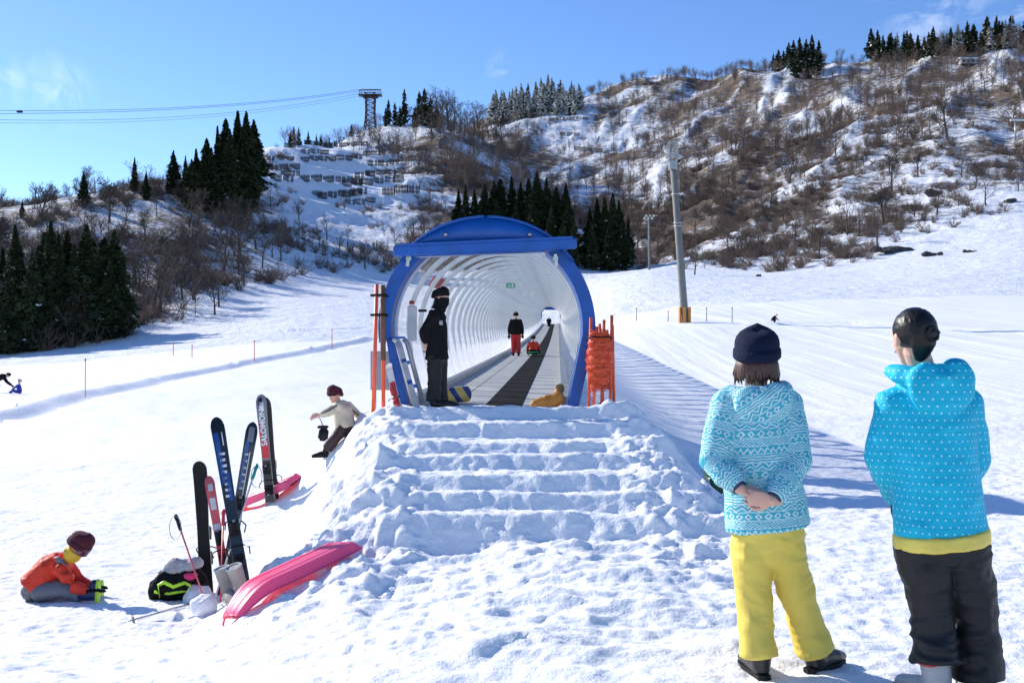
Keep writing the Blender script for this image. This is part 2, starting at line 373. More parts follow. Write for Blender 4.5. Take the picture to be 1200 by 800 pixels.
M['blue_frame'] = simple('blue_paint', (.003, .085, .38), .35, vs=5)
M['twig_dark'] = simple('dark_brown_twigs', (.068, .050, .040), .9, vs=.3, var=.3)
M['alu'] = simple('white_aluminium', (.70, .70, .69), .35, .25, vs=4)
M['alu_grey'] = simple('grey_aluminium', (.35, .36, .37), .4, .5, vs=4)
M['dark'] = simple('black_plastic', (.010, .010, .011), .55, spec=.2)
M['belt'] = simple('black_rubber_belt', (.008, .008, .009), .9, bump=.3, bs=60, spec=.1)
M['orange'] = simple('orange_plastic', (.85, .11, .035), .45, var=.12)
M['net'] = simple('orange_net', (.82, .10, .03), .6, var=.25, vs=20)
M['brown'] = simple('pole_brown', (.16, .08, .045), .7)
M['greyplate'] = simple('grey_panel', (.42, .40, .41), .6, var=.06)
M['skin'] = simple('skin', (.66, .37, .27), .5, var=.08)
M['hair_black'] = simple('black_hair', (.006, .005, .005), .42, vs=60, var=.5, spec=.35, bump=.15, bs=90)
M['hair_brown'] = simple('brown_hair', (.06, .022, .014), .45, vs=60, var=.5)
M['black_cloth'] = simple('black_fabric', (.009, .009, .010), .8, bump=.5, bs=24, var=.3, spec=.15)
M['black_pants'] = simple('black_nylon', (.011, .011, .012), .55, bump=.6, bs=14, var=.3, spec=.35)
M['navy_knit'] = simple('navy_knit', (.007, .013, .038), .9, bump=.8, bs=120, spec=.2)
M['maroon'] = simple('maroon_knit', (.075, .008, .016), .9, bump=.8, bs=120)
M['yellow_pants'] = simple('yellow_nylon', (.74, .56, .10), .62, bump=.7, bs=11, var=.1, vs=3, spec=.3)
M['yellow'] = simple('yellow_fabric', (.75, .47, .04), .7)
M['yellow_trim'] = simple('yellow_trim', (.74, .58, .10), .55)
M['red_jacket'] = simple('red_orange_nylon', (.70, .045, .018), .6, bump=.8, bs=18, spec=.3)
M['red'] = simple('red_fabric', (.55, .02, .02), .6)
M['grey_pants'] = simple('grey_nylon', (.13, .135, .15), .55, bump=.4, bs=14)
M['beige'] = simple('beige_fabric', (.56, .49, .36), .7)
M['dark_brown'] = simple('dark_brown_fabric', (.045, .022, .022), .7)
M['royal'] = simple('royal_blue_fabric', (.012, .03, .30), .6)
M['lime'] = simple('lime_plastic', (.42, .75, .02), .4)
M['navy'] = simple('navy_plastic', (.012, .025, .09), .4)
M['grey_boot'] = simple('grey_suede', (.32, .29, .26), .85, bump=.4, bs=50)
M['boot_grey'] = simple('silver_boot_plastic', (.35, .36, .37), .35)
M['boot_red'] = simple('red_boot_plastic', (.5, .03, .03), .35)
M['black_leather'] = simple('black_leather', (.015, .014, .014), .4)
M['lens'] = simple('goggle_lens', (.10, .03, .05), .12, coat=.8)
M['eye'] = simple('eye_white', (.75, .73, .70), .3)
M['lip'] = simple('lips', (.45, .12, .10), .5)
M['ski_black'] = simple('black_ski', (.013, .014, .016), .3, coat=.3)
M['ski_blue'] = simple('blue_ski_print', (.015, .07, .26), .3, coat=.3)
M['ski_white'] = simple('white_ski_print', (.70, .70, .70), .3)
M['ski_grey'] = simple('grey_ski', (.20, .20, .21), .35)
M['ski_pink'] = simple('coral_ski', (.75, .14, .13), .35)
M['ski_red'] = simple('red_ski_print', (.55, .03, .04), .35)
M['steel'] = simple('steel_edge', (.45, .46, .47), .3, .9)
M['teal'] = simple('teal_grip', (.0, .22, .18), .4)
M['pink_soft'] = simple('pink_fabric', (.75, .04, .16), .7)
M['knit_grey'] = simple('grey_knit', (.42, .42, .43), .9, bump=.9, bs=90)
M['tarp_orange'] = simple('orange_tarpaulin', (.60, .24, .03), .6, bump=.5, bs=12)
M['dgreen'] = simple('dark_green_plastic', (.01, .05, .03), .4)
M['concrete'] = simple('concrete', (.20, .195, .18), .85, bump=.4, bs=30, vs=2)
M['rust'] = simple('rusty_red_steel', (.055, .035, .035), .6, .2)
M['rock'] = simple('dark_rock', (.055, .05, .048), .85, bump=.8, bs=3, vs=1, var=.5)
M['fence_wood'] = simple('weathered_timber', (.055, .052, .05), .85, vs=.6, var=.35)
M['bark'] = simple('grey_brown_bark', (.085, .065, .052), .9, vs=1, var=.3)
M['twig'] = simple('reddish_brown_twigs', (.155, .11, .085), .9, vs=.3, var=.3)
M['twig_grey'] = simple('grey_twigs', (.12, .10, .088), .9, vs=.3, var=.3)
M['bark_cedar'] = simple('cedar_bark', (.07, .04, .028), .9)
M['green_sign'] = simple('green_sign', (.02, .35, .16), .4)
M['white'] = simple('white_plastic', (.78, .78, .77), .45, var=.04)
M['clear'] = simple('clear_lamp_glass', (.6, .6, .5), .15)
def leaf_mat():
    m, nt, b, out = newmat('cedar_foliage'); n = NB(nt); p = n.pos()
    n.put(b.inputs['Base Color'], n.ramp(n.noise(p, .5, 5, .7), [(.3, (.018, .030, .016)), (.55, (.040, .058, .026)), (.75, (.085, .088, .040))]))
    b.inputs['Roughness'].default_value = .8; b.inputs['Specular IOR Level'].default_value = .15; return m
M['leaf'] = leaf_mat()
def pink_mat():
    m, nt, b, out = newmat('translucent_pink_plastic'); n = NB(nt); p = n.pos()
    b.inputs['Base Color'].default_value = (1.0, .19, .42, 1); b.inputs['Roughness'].default_value = .32; b.inputs['Coat Weight'].default_value = .3
    t = nt.nodes.new('ShaderNodeBsdfTranslucent'); t.inputs[0].default_value = (1, .26, .18, 1)
    mx = nt.nodes.new('ShaderNodeMixShader'); mx.inputs[0].default_value = .42
    nt.links.new(b.outputs[0], mx.inputs[1]); nt.links.new(t.outputs[0], mx.inputs[2]); nt.links.new(mx.outputs[0], out.inputs[0])
    n.put(b.inputs['Roughness'], n.m('MULTIPLY_ADD', n.noise(p, 20, 4), .3, .2)); return m
M['pink'] = pink_mat()
def cover_mat():
    m, nt, b, out = newmat('clear_cover'); n = NB(nt); c = n.co()
    st = n.noise(n.mapv(c, (3, .6, 3)), 1.2, 5, .6)
    b.inputs['Base Color'].default_value = (.20, .21, .21, 1); b.inputs['Roughness'].default_value = .2
    tl = nt.nodes.new('ShaderNodeBsdfTranslucent'); tl.inputs[0].default_value = (.42, .42, .40, 1)
    tr = nt.nodes.new('ShaderNodeBsdfTransparent'); tr.inputs[0].default_value = (.95, .95, .94, 1)
    m1 = nt.nodes.new('ShaderNodeMixShader'); m1.inputs[0].default_value = .3
    nt.links.new(b.outputs[0], m1.inputs[1]); nt.links.new(tl.outputs[0], m1.inputs[2])
    m2 = nt.nodes.new('ShaderNodeMixShader'); n.put(m2.inputs[0], n.ramp(st, [(.3, (.70, .70, .70)), (.7, (.93, .93, .93))]))
    nt.links.new(m1.outputs[0], m2.inputs[1]); nt.links.new(tr.outputs[0], m2.inputs[2]); nt.links.new(m2.outputs[0], out.inputs[0]); return m
M['cover'] = cover_mat()
def deck_mat():
    m, nt, b, out = newmat('grey_deck_slabs'); n = NB(nt); p = n.pos(); s = n.sep(p)
    u = n.m('SUBTRACT', s[0], n.m('MULTIPLY_ADD', s[1], TDX, TX0))
    gy = n.m('LESS_THAN', n.m('FRACT', n.m('DIVIDE', s[1], 1.0)), .028)
    gx = n.m('LESS_THAN', n.m('ABSOLUTE', n.m('ADD', u, .52)), .012)
    g = n.m('MAXIMUM', gy, gx); dirt = n.noise(p, 1.5, 6, .6)
    base = n.ramp(dirt, [(.3, (.40, .41, .40)), (.7, (.52, .52, .50))])
    n.put(b.inputs['Base Color'], n.mix(g, base, (.05, .05, .05))); b.inputs['Roughness'].default_value = .7; return m
M['deck'] = deck_mat()
def nordic_mat():
    m, nt, b, out = newmat('turquoise_patterned_fabric'); n = NB(nt)
    a = nt.nodes.new('ShaderNodeAttribute'); a.attribute_name = 'pat'; s = n.sep(a.outputs['Vector'])
    d = n.m('MULTIPLY_ADD', n.noise(a.outputs['Vector'], 30, 3), .02, -.01)
    u = n.m('ADD', s[0], d); v = n.m('MULTIPLY', n.m('ADD', s[1], d), 27.0)
    bd = n.m('FLOOR', v); f = n.m('FRACT', v); t = n.m('MODULO', n.m('ADD', bd, 400), 5.0)
    def tri(k): return n.m('MULTIPLY', n.m('ABSOLUTE', n.m('SUBTRACT', n.m('FRACT', n.m('MULTIPLY', u, k)), .5)), 2)
    zz = n.m('LESS_THAN', n.m('ABSOLUTE', n.m('SUBTRACT', f, n.m('MULTIPLY_ADD', tri(36), .5, .25))), .15)
    dm = n.m('ADD', tri(24), n.m('MULTIPLY', n.m('ABSOLUTE', n.m('SUBTRACT', f, .5)), 2))
    dia = n.m('SUBTRACT', n.m('LESS_THAN', dm, .85), n.m('LESS_THAN', dm, .4))
    ht = n.m('LESS_THAN', n.m('FRACT', n.m('MULTIPLY_ADD', f, 3, tri(50))), .45)
    z2 = n.m('LESS_THAN', n.m('FRACT', n.m('ADD', n.m('MULTIPLY', f, 2), tri(19))), .4)
    ln = n.m('LESS_THAN', n.m('FRACT', n.m('MULTIPLY', f, 3)), .5)
    def is_(k): return n.m('COMPARE', t, float(k), .4)
    r = 0
    for k, w in enumerate((zz, ht, dia, z2, ln)): r = n.m('ADD', r, n.m('MULTIPLY', is_(k), w)) if k else n.m('MULTIPLY', is_(0), w)
    edge = n.m('LESS_THAN', f, .10); r = n.m('MAXIMUM', r, edge)
    r = n.m('MULTIPLY', r, n.ramp(n.noise(a.outputs['Vector'], 70, 3), [(.3, (.6, .6, .6)), (.55, (1, 1, 1))]))
    n.put(b.inputs['Base Color'], n.mix(r, (.05, .43, .53, 1), (.62, .77, .77, 1)))
    b.inputs['Roughness'].default_value = .68; b.inputs['Specular IOR Level'].default_value = .3; n.put(b.inputs['Normal'], n.bump(n.noise(n.mapv(n.co(), (1, 1, 1.8)), 14, 6, .6, .8), .6, .02)); return m
M['nordic'] = nordic_mat()
def dots_mat():
    m, nt, b, out = newmat('cyan_dotted_fabric'); n = NB(nt)
    a = nt.nodes.new('ShaderNodeAttribute'); a.attribute_name = 'pat'; s = n.sep(a.outputs['Vector'])
    k = 30.0; v = n.m('MULTIPLY', s[1], k*1.15); row = n.m('FLOOR', v)
    u = n.m('MULTIPLY_ADD', n.m('MODULO', n.m('ADD', row, 1000), 2.0), .5, n.m('MULTIPLY', s[0], k))
    du = n.m('SUBTRACT', n.m('FRACT', u), .5); dv = n.m('SUBTRACT', n.m('FRACT', v), .5)
    r = n.m('SQRT', n.m('ADD', n.m('MULTIPLY', du, du), n.m('MULTIPLY', dv, dv)))
    dot = n.ramp(r, [(.09, (1, 1, 1)), (.14, (0, 0, 0))])
    base = n.ramp(n.noise(n.co(), 6, 4), [(.3, (.0, .41, .58)), (.7, (.008, .50, .69))])
    n.put(b.inputs['Base Color'], n.mix(dot, base, (.55, .85, .9, 1)))
    b.inputs['Roughness'].default_value = .62; b.inputs['Specular IOR Level'].default_value = .3; n.put(b.inputs['Normal'], n.bump(n.noise(n.mapv(n.co(), (1, 1, 1.8)), 14, 6, .6, .8), .6, .02)); return m
M['dots'] = dots_mat()
def stripes_mat():
    m, nt, b, out = newmat('yellow_blue_striped_foam'); n = NB(nt); s = n.sep(n.co())
    f = n.m('LESS_THAN', n.m('FRACT', n.m('MULTIPLY_ADD', s[0], 5.0, n.m('MULTIPLY', s[2], 3.2))), .42)
    n.put(b.inputs['Base Color'], n.mix(f, (.72, .50, .12, 1), (.02, .05, .22, 1))); b.inputs['Roughness'].default_value = .6; return m
M['stripes'] = stripes_mat()
# ------------------------------------------------------------------ ground sheets
def grid_mesh(name, cc, rows, mat, brush=False):
    Cg, Yg = np.meshgrid(cc, rows); Xg = (Cg-CX)/F*(Yg+15.0)
    x = Xg.ravel(); y = Yg.ravel(); z = H(x, y)
    nr, ncn = len(rows), len(cc)
    me = bpy.data.meshes.new(name); me.vertices.add(len(x)); me.vertices.foreach_set('co', np.stack([x, y, z], 1).astype(np.float32).ravel())
    i = np.arange((nr-1)*ncn).reshape(nr-1, ncn)[:, :-1].ravel()
    q = np.stack([i, i+1, i+1+ncn, i+ncn], 1).astype(np.int32)
    me.loops.add(q.size); me.loops.foreach_set('vertex_index', q.ravel()); me.polygons.add(len(q))
    me.polygons.foreach_set('loop_start', np.arange(0, q.size, 4, dtype=np.int32)); me.polygons.foreach_set('loop_total', np.full(len(q), 4, dtype=np.int32))
    me.polygons.foreach_set('use_smooth', np.ones(len(q), bool)); me.materials.append(mat)
    if brush:
        at = me.attributes.new('brush', 'FLOAT', 'POINT'); at.data.foreach_set('value', brushf(x, y).astype(np.float32))
    me.update(calc_edges=True); me.validate(); return me
cc = np.concatenate([np.arange(-900, -60, 30.), np.arange(-60, 1260, 1.25), np.arange(1260, 2300, 30.)])
r1 = np.concatenate([np.arange(-14, 3.4, .4), np.arange(3.4, 14, .022)]); r1 = np.concatenate([r1, 14*1.006**np.arange(0, 320)])
r1 = r1[r1 <= 95]; r2 = np.concatenate([[r1[-1]], r1[-1]*1.0095**np.arange(1, 350)])
tag(link('snow_field', grid_mesh('snow_field', cc, r1, M['snow'])), kind='structure')
cc2 = np.concatenate([np.arange(-900, -60, 12.), np.arange(-60, 1260, 1.25), np.arange(1260, 2300, 12.)])
tag(link('mountain', grid_mesh('mountain', cc, r2, M['mount'], True)), kind='structure')
# ------------------------------------------------------------------ sky, sun, camera
SUN_AZ = 37.0; SUN_EL = 28.0      # degrees ahead of due left; height
sd = Vector((-math.cos(R(SUN_AZ))*math.cos(R(SUN_EL)), math.sin(R(SUN_AZ))*math.cos(R(SUN_EL)), math.sin(R(SUN_EL))))
w = bpy.data.worlds.new('World'); bpy.context.scene.world = w; w.use_nodes = True; nt = w.node_tree; nt.nodes.clear(); n = NB(nt)
sky = nt.nodes.new('ShaderNodeTexSky'); sky.sky_type = 'NISHITA'; sky.sun_disc = False; sky.sun_elevation = R(SUN_EL); sky.sun_rotation = R(-(90-SUN_AZ))
sky.altitude = 600; sky.air_density = 1.0; sky.dust_density = .1; sky.ozone_density = 4.0
g = n.co('Generated'); bg = nt.nodes.new('ShaderNodeBackground'); wo = nt.nodes.new('ShaderNodeOutputWorld')
def cloud_at(px, py, rad, sc, seed):
    d = Vector(((px-CX)/F, 1, (HY-py)/F)).normalized()
    v = nt.nodes.new('ShaderNodeVectorMath'); v.operation = 'DISTANCE'; nt.links.new(g, v.inputs[0]); v.inputs[1].default_value = d
    fall = n.ramp(v.outputs['Value'], [(0, (1, 1, 1)), (rad, (0, 0, 0))])
    nz = n.noise(n.mapv(g, sc, (0, .8, 0), (seed, seed, 0)), 1.0, 6, .6, .6)
    return n.m('MULTIPLY', fall, n.ramp(nz, [(.48, (0, 0, 0)), (.72, (1, 1, 1))]))
cl = cloud_at(62, 108, .038, (30, 10, 14), 3.1)
for a in ((-5, 92, .03, (20, 10, 30), 7.7), (1098, 8, .06, (14, 10, 30), 1.2), (1195, 5, .07, (12, 10, 26), 4.4), (590, 82, .02, (16, 10, 30), 2.4)): cl = n.m('MAXIMUM', cl, cloud_at(*a))
hs = nt.nodes.new('ShaderNodeHueSaturation'); hs.inputs['Hue'].default_value = .510; hs.inputs['Saturation'].default_value = 1.13; hs.inputs['Value'].default_value = 1.0; nt.links.new(sky.outputs[0], hs.inputs['Color'])
tint = n.mix(n.m('MULTIPLY', cl, .5), hs.outputs[0], (7.5, 7.8, 8.5, 1))
nt.links.new(tint, bg.inputs[0]); bg.inputs[1].default_value = .135; nt.links.new(bg.outputs[0], wo.inputs[0])
ld = bpy.data.lights.new('sun', 'SUN'); ld.energy = 4.3; ld.angle = R(.55); ld.color = (1, .95, .87); lo = bpy.data.objects.new('sun', ld); C.objects.link(lo)
lo.rotation_euler = sd.to_track_quat('Z', 'Y').to_euler(); lo.location = (-20, 10, 30)
cd = bpy.data.cameras.new('camera'); cam = bpy.data.objects.new('camera', cd); C.objects.link(cam); bpy.context.scene.camera = cam
cam.location = (0, 0, CZ); cam.rotation_euler = (R(90), 0, 0); cd.sensor_width = 36; cd.lens = 36*F/1200; cd.shift_y = 30/1200; cd.clip_end = 6000; cd.clip_start = .05
sc = bpy.context.scene; sc.view_settings.view_transform = 'Standard'; sc.view_settings.look = 'None'; sc.view_settings.gamma = 1; sc.view_settings.exposure = .56
sc.render.resolution_x = 1024; sc.render.resolution_y = 682
X = Vector((1, 0, 0)); Yv = Vector((0, 1, 0)); Zv = Vector((0, 0, 1))
# ------------------------------------------------------------------ covered conveyor tunnel
def section(r=1.40, n=40, grow=0.0):
    a0 = math.radians(-4); pts = [Vector((-1.12-grow, 0, 0)), Vector((-1.27-grow, 0, .52))]
    for k in range(n+1):
        a = math.pi-a0-(math.pi-2*a0)*k/n
        pts.append(Vector((math.cos(a)*(r+grow), 0, 1.10+math.sin(a)*(r+grow))))
    pts += [Vector((1.27+grow, 0, .52)), Vector((1.12+grow, 0, 0))]; return pts
Y0, Y1 = 13.75, 134.0
ent = Vector((tun_x(Y0), Y0, tun_z(Y0)))
T = thing('conveyor_tunnel', ent, 'long white ribbed tunnel with bright blue entrance arch over a black moving belt', 'tunnel')
def at_t(y, p): return Vector((tun_x(y)+p.x, y+p.y, tun_z(y)+p.z))
mb = MB(); sec = section(1.405)
ys = [Y0+.1+(Y1-Y0-.1)*k/60 for k in range(61)]
mb.rings([[at_t(y, p) for p in sec] for y in ys], cap=False, closed=False); mb.build('clear_cover', M['cover'], T)
# ribs: one mesh, copied down the slope
mb = MB(); si = section(1.315, 36); so = section(1.385, 36); wd = .05
for lst in (si, so):
    pass
rr = []
for a, b in zip(si, so): rr.append([a+Vector((0, -wd, 0)), b+Vector((0, -wd, 0)), b+Vector((0, wd, 0)), a+Vector((0, wd, 0))])
mb.rings(rr, cap=True); rib_me = mesh_of('rib', mb.V, mb.F, M['alu'], False)
sp = (Y1-Y0-.6)/92
for k in range(93):
    y = Y0+.5+sp*k
    o = bpy.data.objects.new('rib', rib_me); C.objects.link(o); o.parent = T; o.location = at_t(y, Vector((0, 0, 0)))-ent
# long purlins along the cover
for ang in ():
    a = math.radians(ang); p = Vector((math.cos(a)*1.29, 0, 1.1+math.sin(a)*1.29))
    mb = MB(); mb.tube([at_t(y, p) for y in ys], .017, 6); mb.build('purlin', M['alu'], T)
def strip(name, mat, x0, x1, z0, z1, ya, yb, n=50):
    mb = MB(); mb.rings([[at_t(y, Vector((x0, 0, z0))), at_t(y, Vector((x1, 0, z0))), at_t(y, Vector((x1, 0, z1))), at_t(y, Vector((x0, 0, z1)))] for y in np.linspace(ya, yb, n)])
    return mb.build(name, mat, T, smooth=False)
strip('deck', M['deck'], -1.10, -.055, -.10, 0, Y0-.25, Y1+1); strip('deck', M['deck'], .465, 1.10, -.10, .0, Y0-.25, Y1+1)
strip('belt', M['belt'], -.05, .46, -.09, .012, Y0-.2, Y1+.5)
strip('base_rail', M['alu_grey'], -1.16, -1.03, -.06, .13, Y0+.3, Y1); strip('base_rail', M['alu_grey'], 1.03, 1.16, -.06, .13, Y0+.3, Y1)
# blue entrance arch: deep padded band
def band(pts_i, pts_o, y0, y1, name, mat, base_y=Y0):
    mb = MB(); mb.rings([[at_t(base_y, a+Yv*y0), at_t(base_y, b+Yv*y0), at_t(base_y, b+Yv*y1), at_t(base_y, a+Yv*y1)] for a, b in zip(pts_i, pts_o)])
    return mb.build(name, mat, T, smooth=False)
def arcp(r, a0, a1, n, rz=None): return [Vector((math.cos(math.radians(a))*r, 0, 1.10+math.sin(math.radians(a))*(rz or r))) for a in np.linspace(a0, a1, n)]
li = arcp(1.31, 184, 52, 34); lo_ = arcp(1.47, 184, 52, 34)
li = [Vector((-1.30, 0, .92)), Vector((-1.31, 0, .98))]+li; lo_ = [Vector((-1.36, 0, .86)), Vector((-1.45, 0, .93))]+lo_
band(arcp(1.31, 186, 128, 20), arcp(1.485, 188, 128, 20), -.15, .30, 'blue_side_panel', M['blue'])
mb = MB()
band(arcp(1.31, 52, -4, 20)+[Vector((1.10, 0, 0))], arcp(1.485, 52, -4, 20)+[Vector((1.25, 0, 0))], -.15, .30, 'blue_side_panel', M['blue'])
band([Vector((-1.24, 0, .94)), Vector((-1.07, 0, 0))], [Vector((-1.38, 0, .94)), Vector((-1.25, 0, 0))], -.08, .22, 'blue_post_panel', M['blue'])
# domed hood above the opening
cz = 2.21; mb = MB(); pr = []
for a in np.linspace(142, 38, 33):
    p = Vector((math.cos(R(a))*1.49, 0, 1.10+math.sin(R(a))*1.475)); q = Vector((p.x, 0, min(p.z-.02, cz)))
    pr.append([at_t(Y0, p+Yv*-.34), at_t(Y0, p+Yv*.30), at_t(Y0, q+Yv*.30), at_t(Y0, q+Yv*-.34)])
mb.rings(pr); hood = mb.build('blue_hood', M['blue'], T)
mb = MB(); mb.tube([at_t(Y0, Vector((math.cos(R(a))*1.495, -.35, 1.10+math.sin(R(a))*1.48))) for a in np.linspace(136, 44, 30)], .018, 6); mb.build('hood_piping', M['blue_frame'], hood)
for xx in (-.55, .58):
    mb = MB(); mb.ell(at_t(Y0, Vector((xx, -.36, 2.34))), (.03, .02, .03), None, 10, 6); mb.build('hood_bolt', M['steel'], hood)
mb = MB(); tilt = Matrix.Rotation(R(-2.5), 3, 'Y')
mb.box(at_t(Y0, Vector((-.02, -.40, 2.16))), (2.46, .10, .14), tilt, .02); mb.box(at_t(Y0, Vector((-.02, -.41, 2.235))), (2.36, .06, .04), tilt)
mb.box(at_t(Y0, Vector((.0, -.30, 2.13))), (1.95, .14, .10), tilt); beam = mb.build('blue_header_beam', M['blue_frame'], T, False)
for s, xx in ((-1, -1.05), (1, .93)):
    mb = MB(); mb.tube([at_t(Y0, Vector((xx, -.33, 2.08))), at_t(Y0, Vector((xx*1.0+.02*s, -.30, 1.92)))], .022, 8); mb.box(at_t(Y0, Vector((xx, -.33, 2.02))), (.07, .03, .05)); mb.build('beam_bracket', M['steel'], T, False)
mb = MB(); bpts = [Vector((-1.27, -.12, .95)), Vector((-1.22, -.12, .90)), Vector((-1.0, -.12, .06))]
mb.tube([at_t(Y0, p) for p in bpts], (.045), 8); mb.build('entrance_strut', M['alu'], T)
mb = MB(); mb.tube([at_t(Y0, p+Vector((.1, .28, 0))) for p in bpts], (.035), 8); mb.build('entrance_strut', M['alu'], T)
for a_, b_ in (((-1.20, -.16, .96), (.16, .10, .03)), ((-1.16, -.1, .62), (.20, .05, .05)), ((-1.05, -.1, .30), (.20, .05, .05))): mb = MB(); mb.box(at_t(Y0, Vector(a_)), b_); mb.build('blue_clamp', M['blue_frame'], T, False)
# switch post with a stop button inside the left of the arch
mb = MB(); mb.box(at_t(Y0, Vector((-1.08, .45, 1.18))), (.13, .09, .50), None, .015); sw = mb.build('control_box', M['alu'], T, False)
mb = MB(); mb.lathe(at_t(Y0, Vector((-1.08, .39, 1.45))), [(.035, 0), (.04, .03), (.03, .05)], None, 14); mb.build('stop_button', M['boot_red'], sw)
mb = MB(); mb.box(at_t(Y0, Vector((-.93, .42, 1.36))), (.12, .03, .035)); mb.build('switch_lever', M['dark'], sw, False)
# signs hung under the roof
def roof_sign(y, xx, zz, w, h, mat, name, mark=None):
    mb = MB(); mb.box(at_t(y, Vector((xx, 0, zz))), (w, .04, h), None, .008); o = mb.build(name, mat, T, False)
    if mark:
        mb = MB(); c = at_t(y, Vector((xx, -.026, zz))); s = h*.36
        mb.ell(c+Vector((-w*.15, 0, s*.75)), (s*.22, .006, s*.22), None, 10, 6)
        mb.tube([c+Vector((-w*.17, 0, s*.4)), c+Vector((-w*.20, 0, -s*.2)), c+Vector((-w*.30, 0, -s*.9))], .016, 5); mb.tube([c+Vector((-w*.20, 0, -s*.2)), c+Vector((-w*.08, 0, -s*.5)), c+Vector((-w*.08, 0, -s*.95))], .016, 5)
        mb.tube([c+Vector((-w*.32, 0, s*.1)), c+Vector((-w*.17, 0, s*.35)), c+Vector((-w*.04, 0, s*.0))], .014, 5)
        mb.box(c+Vector((w*.22, 0, 0)), (w*.22, .006, h*.75)); mb.build('sign_symbol', M['white'], o)
roof_sign(27.5, -.33, 2.26, .24, .13, M['green_sign'], 'exit_sign', 1); roof_sign(36.5, -.1, 2.30, .42, .18, M['alu'], 'lamp_fitting')
mb = MB(); tmp = []
for a in np.linspace(150, 142, 4):
    p = Vector((math.cos(R(a))*1.43, 0, 1.1+math.sin(R(a))*1.43)); tmp.append([at_t(17.0, p), at_t(17.0, p*1.0+Vector((0, 0, .02))), at_t(18.6, p+Vector((0, 0, .02))), at_t(18.6, p)])
mb.rings(tmp); mb.build('red_banner', M['red'], T)
# far arch
mb = MB(); fi = section(1.22, 30); fo = section(1.50, 30)
mb.rings([[at_t(Y1, a-Yv*.2), at_t(Y1, b-Yv*.2), at_t(Y1, b+Yv*.4), at_t(Y1, a+Yv*.4)] for a, b in zip(fi, fo)]); mb.build('far_arch', M['blue'], T)
mb = MB(); fpts = [p for p in fi if p.z > 1.95]; mb.rings([[at_t(Y1, p-Yv*.25), at_t(Y1, p-Yv*.15), at_t(Y1, Vector((p.x, -.15, 1.9))), at_t(Y1, Vector((p.x, -.25, 1.9)))] for p in fpts]); mb.build('far_hood', M['blue'], T)
# ------------------------------------------------------------------ things at the entrance
# padding rolls
def roll(name, c, L, r, d, mat, label, cat):
    d = Vector(d).normalized(); mb = MB(); N = 24; pts = [Vector(c)+d*(L*(k/N-.5)) for k in range(N+1)]
    u, v = frame_from(d, Zv); turns = 2.6; sp_ = []
    for k in range(60):
        t = k/59; a = t*turns*2*math.pi; rr_ = r*(.25+.75*t); sp_.append((a, rr_))
    rings = []
    for a, q in sp_:
        e = u*math.cos(a)+v*math.sin(a)
        rings.append([Vector(c)+d*(-L/2)+e*q, Vector(c)+d*(L/2)+e*q, Vector(c)+d*(L/2)+e*(q+r*.22), Vector(c)+d*(-L/2)+e*(q+r*.22)])
    mb.rings(rings); o = mb.build(name, mat, None, True, c); return tag(o, label, cat)
q = at_t(14.5, Vector((-.55, 0, .13)))
roll('foam_roll', q, .50, .105, (.85, .7, .05), M['stripes'], 'rolled yellow and blue striped foam mat beside the black-clad attendant', 'foam mat')
def tarp(name, pts, rad, mat, label, cat, seed):
    mb = MB(); mb.tube(pts, rad, 14, Zv, ends=True); t = mb.remesh(.018, 3, .03, (8, 8, 8), seed)
    o = thing(name, Vector(pts[0])-Vector((0, 0, rad[0] if not isinstance(rad[0], tuple) else rad[0][0])), label, cat); return t, o
t, o = tarp('tarpaulin', [at_t(13.6, Vector((.66, 0, .05))), at_t(13.65, Vector((.82, 0, .075))), at_t(13.7, Vector((.97, 0, .11))), at_t(14.0, Vector((1.01, 0, .26)))], [.055, .08, .085, .04], M['tarp_orange'], 'crumpled orange tarpaulin lying at the right foot of the blue arch', 'tarpaulin', 5)
t.build_np('sheet', M['tarp_orange'], o)
# net wound round orange poles
bx = (703-CX)/F*13.4; by = 13.4; bz = Hs(bx, by)
nt_ = thing('net_bundle', (bx, by, bz), 'orange safety net wound round a bundle of poles right of the arch', 'safety net')
top = CZ+(HY-372)/F*by
for i, (a, b, c_, h) in enumerate([(-.12,.0,-.16,0),( .06,.05,.02,-.03),(.16,-.03,.13,.03),(-.04,-.06,-.10,-.12),(.0,.08,.06,-.08),(.17,.04,.20,-.1)]):
    mb = MB(); tz = top+h; mb.tube([(bx+c_*1.0, by+b, bz-.25), (bx+a, by+b*.5, tz)], .021, 8); mb.build('pole', M['orange'], nt_)
# net body: a lumpy wound core with strands over it
z0, z1 = CZ+(HY-452)/F*by, CZ+(HY-390)/F*by
def nr(z, a): 
    t = (z-z0)/(z1-z0); return (.10+.075*math.sin(min(1, max(0, t))*math.pi*.9+.15)+.012*math.sin(a*3+z*9)+.01*math.sin(z*55))
mb = MB(); rs = []
for k in range(30):
    z = z0+(z1-z0)*k/29; rs.append([Vector((bx+math.cos(a)*nr(z, a), by+math.sin(a)*nr(z, a)*.9, z)) for a in np.linspace(0, 2*math.pi, 22)[:-1]])
mb.rings(rs); roll_o = mb.build('net_roll', M['net'], nt_)
mb = MB(); r_ = random.Random(4)
for k in range(70):
    za = z0-.05+(z1-z0+.1)*r_.random(); a0 = r_.random()*6.28; sl = (r_.random()-.5)*.16
    pts = []
    for j in range(12):
        a = a0+j*.45; z = za+sl*j/11+.012*math.sin(j*2+k); rr_ = nr(min(max(z, z0), z1), a)+.004+.006*r_.random(); pts.append(Vector((bx+math.cos(a)*rr_, by+math.sin(a)*rr_*.9, z)))
    mb.tube(pts, .0045, 4)
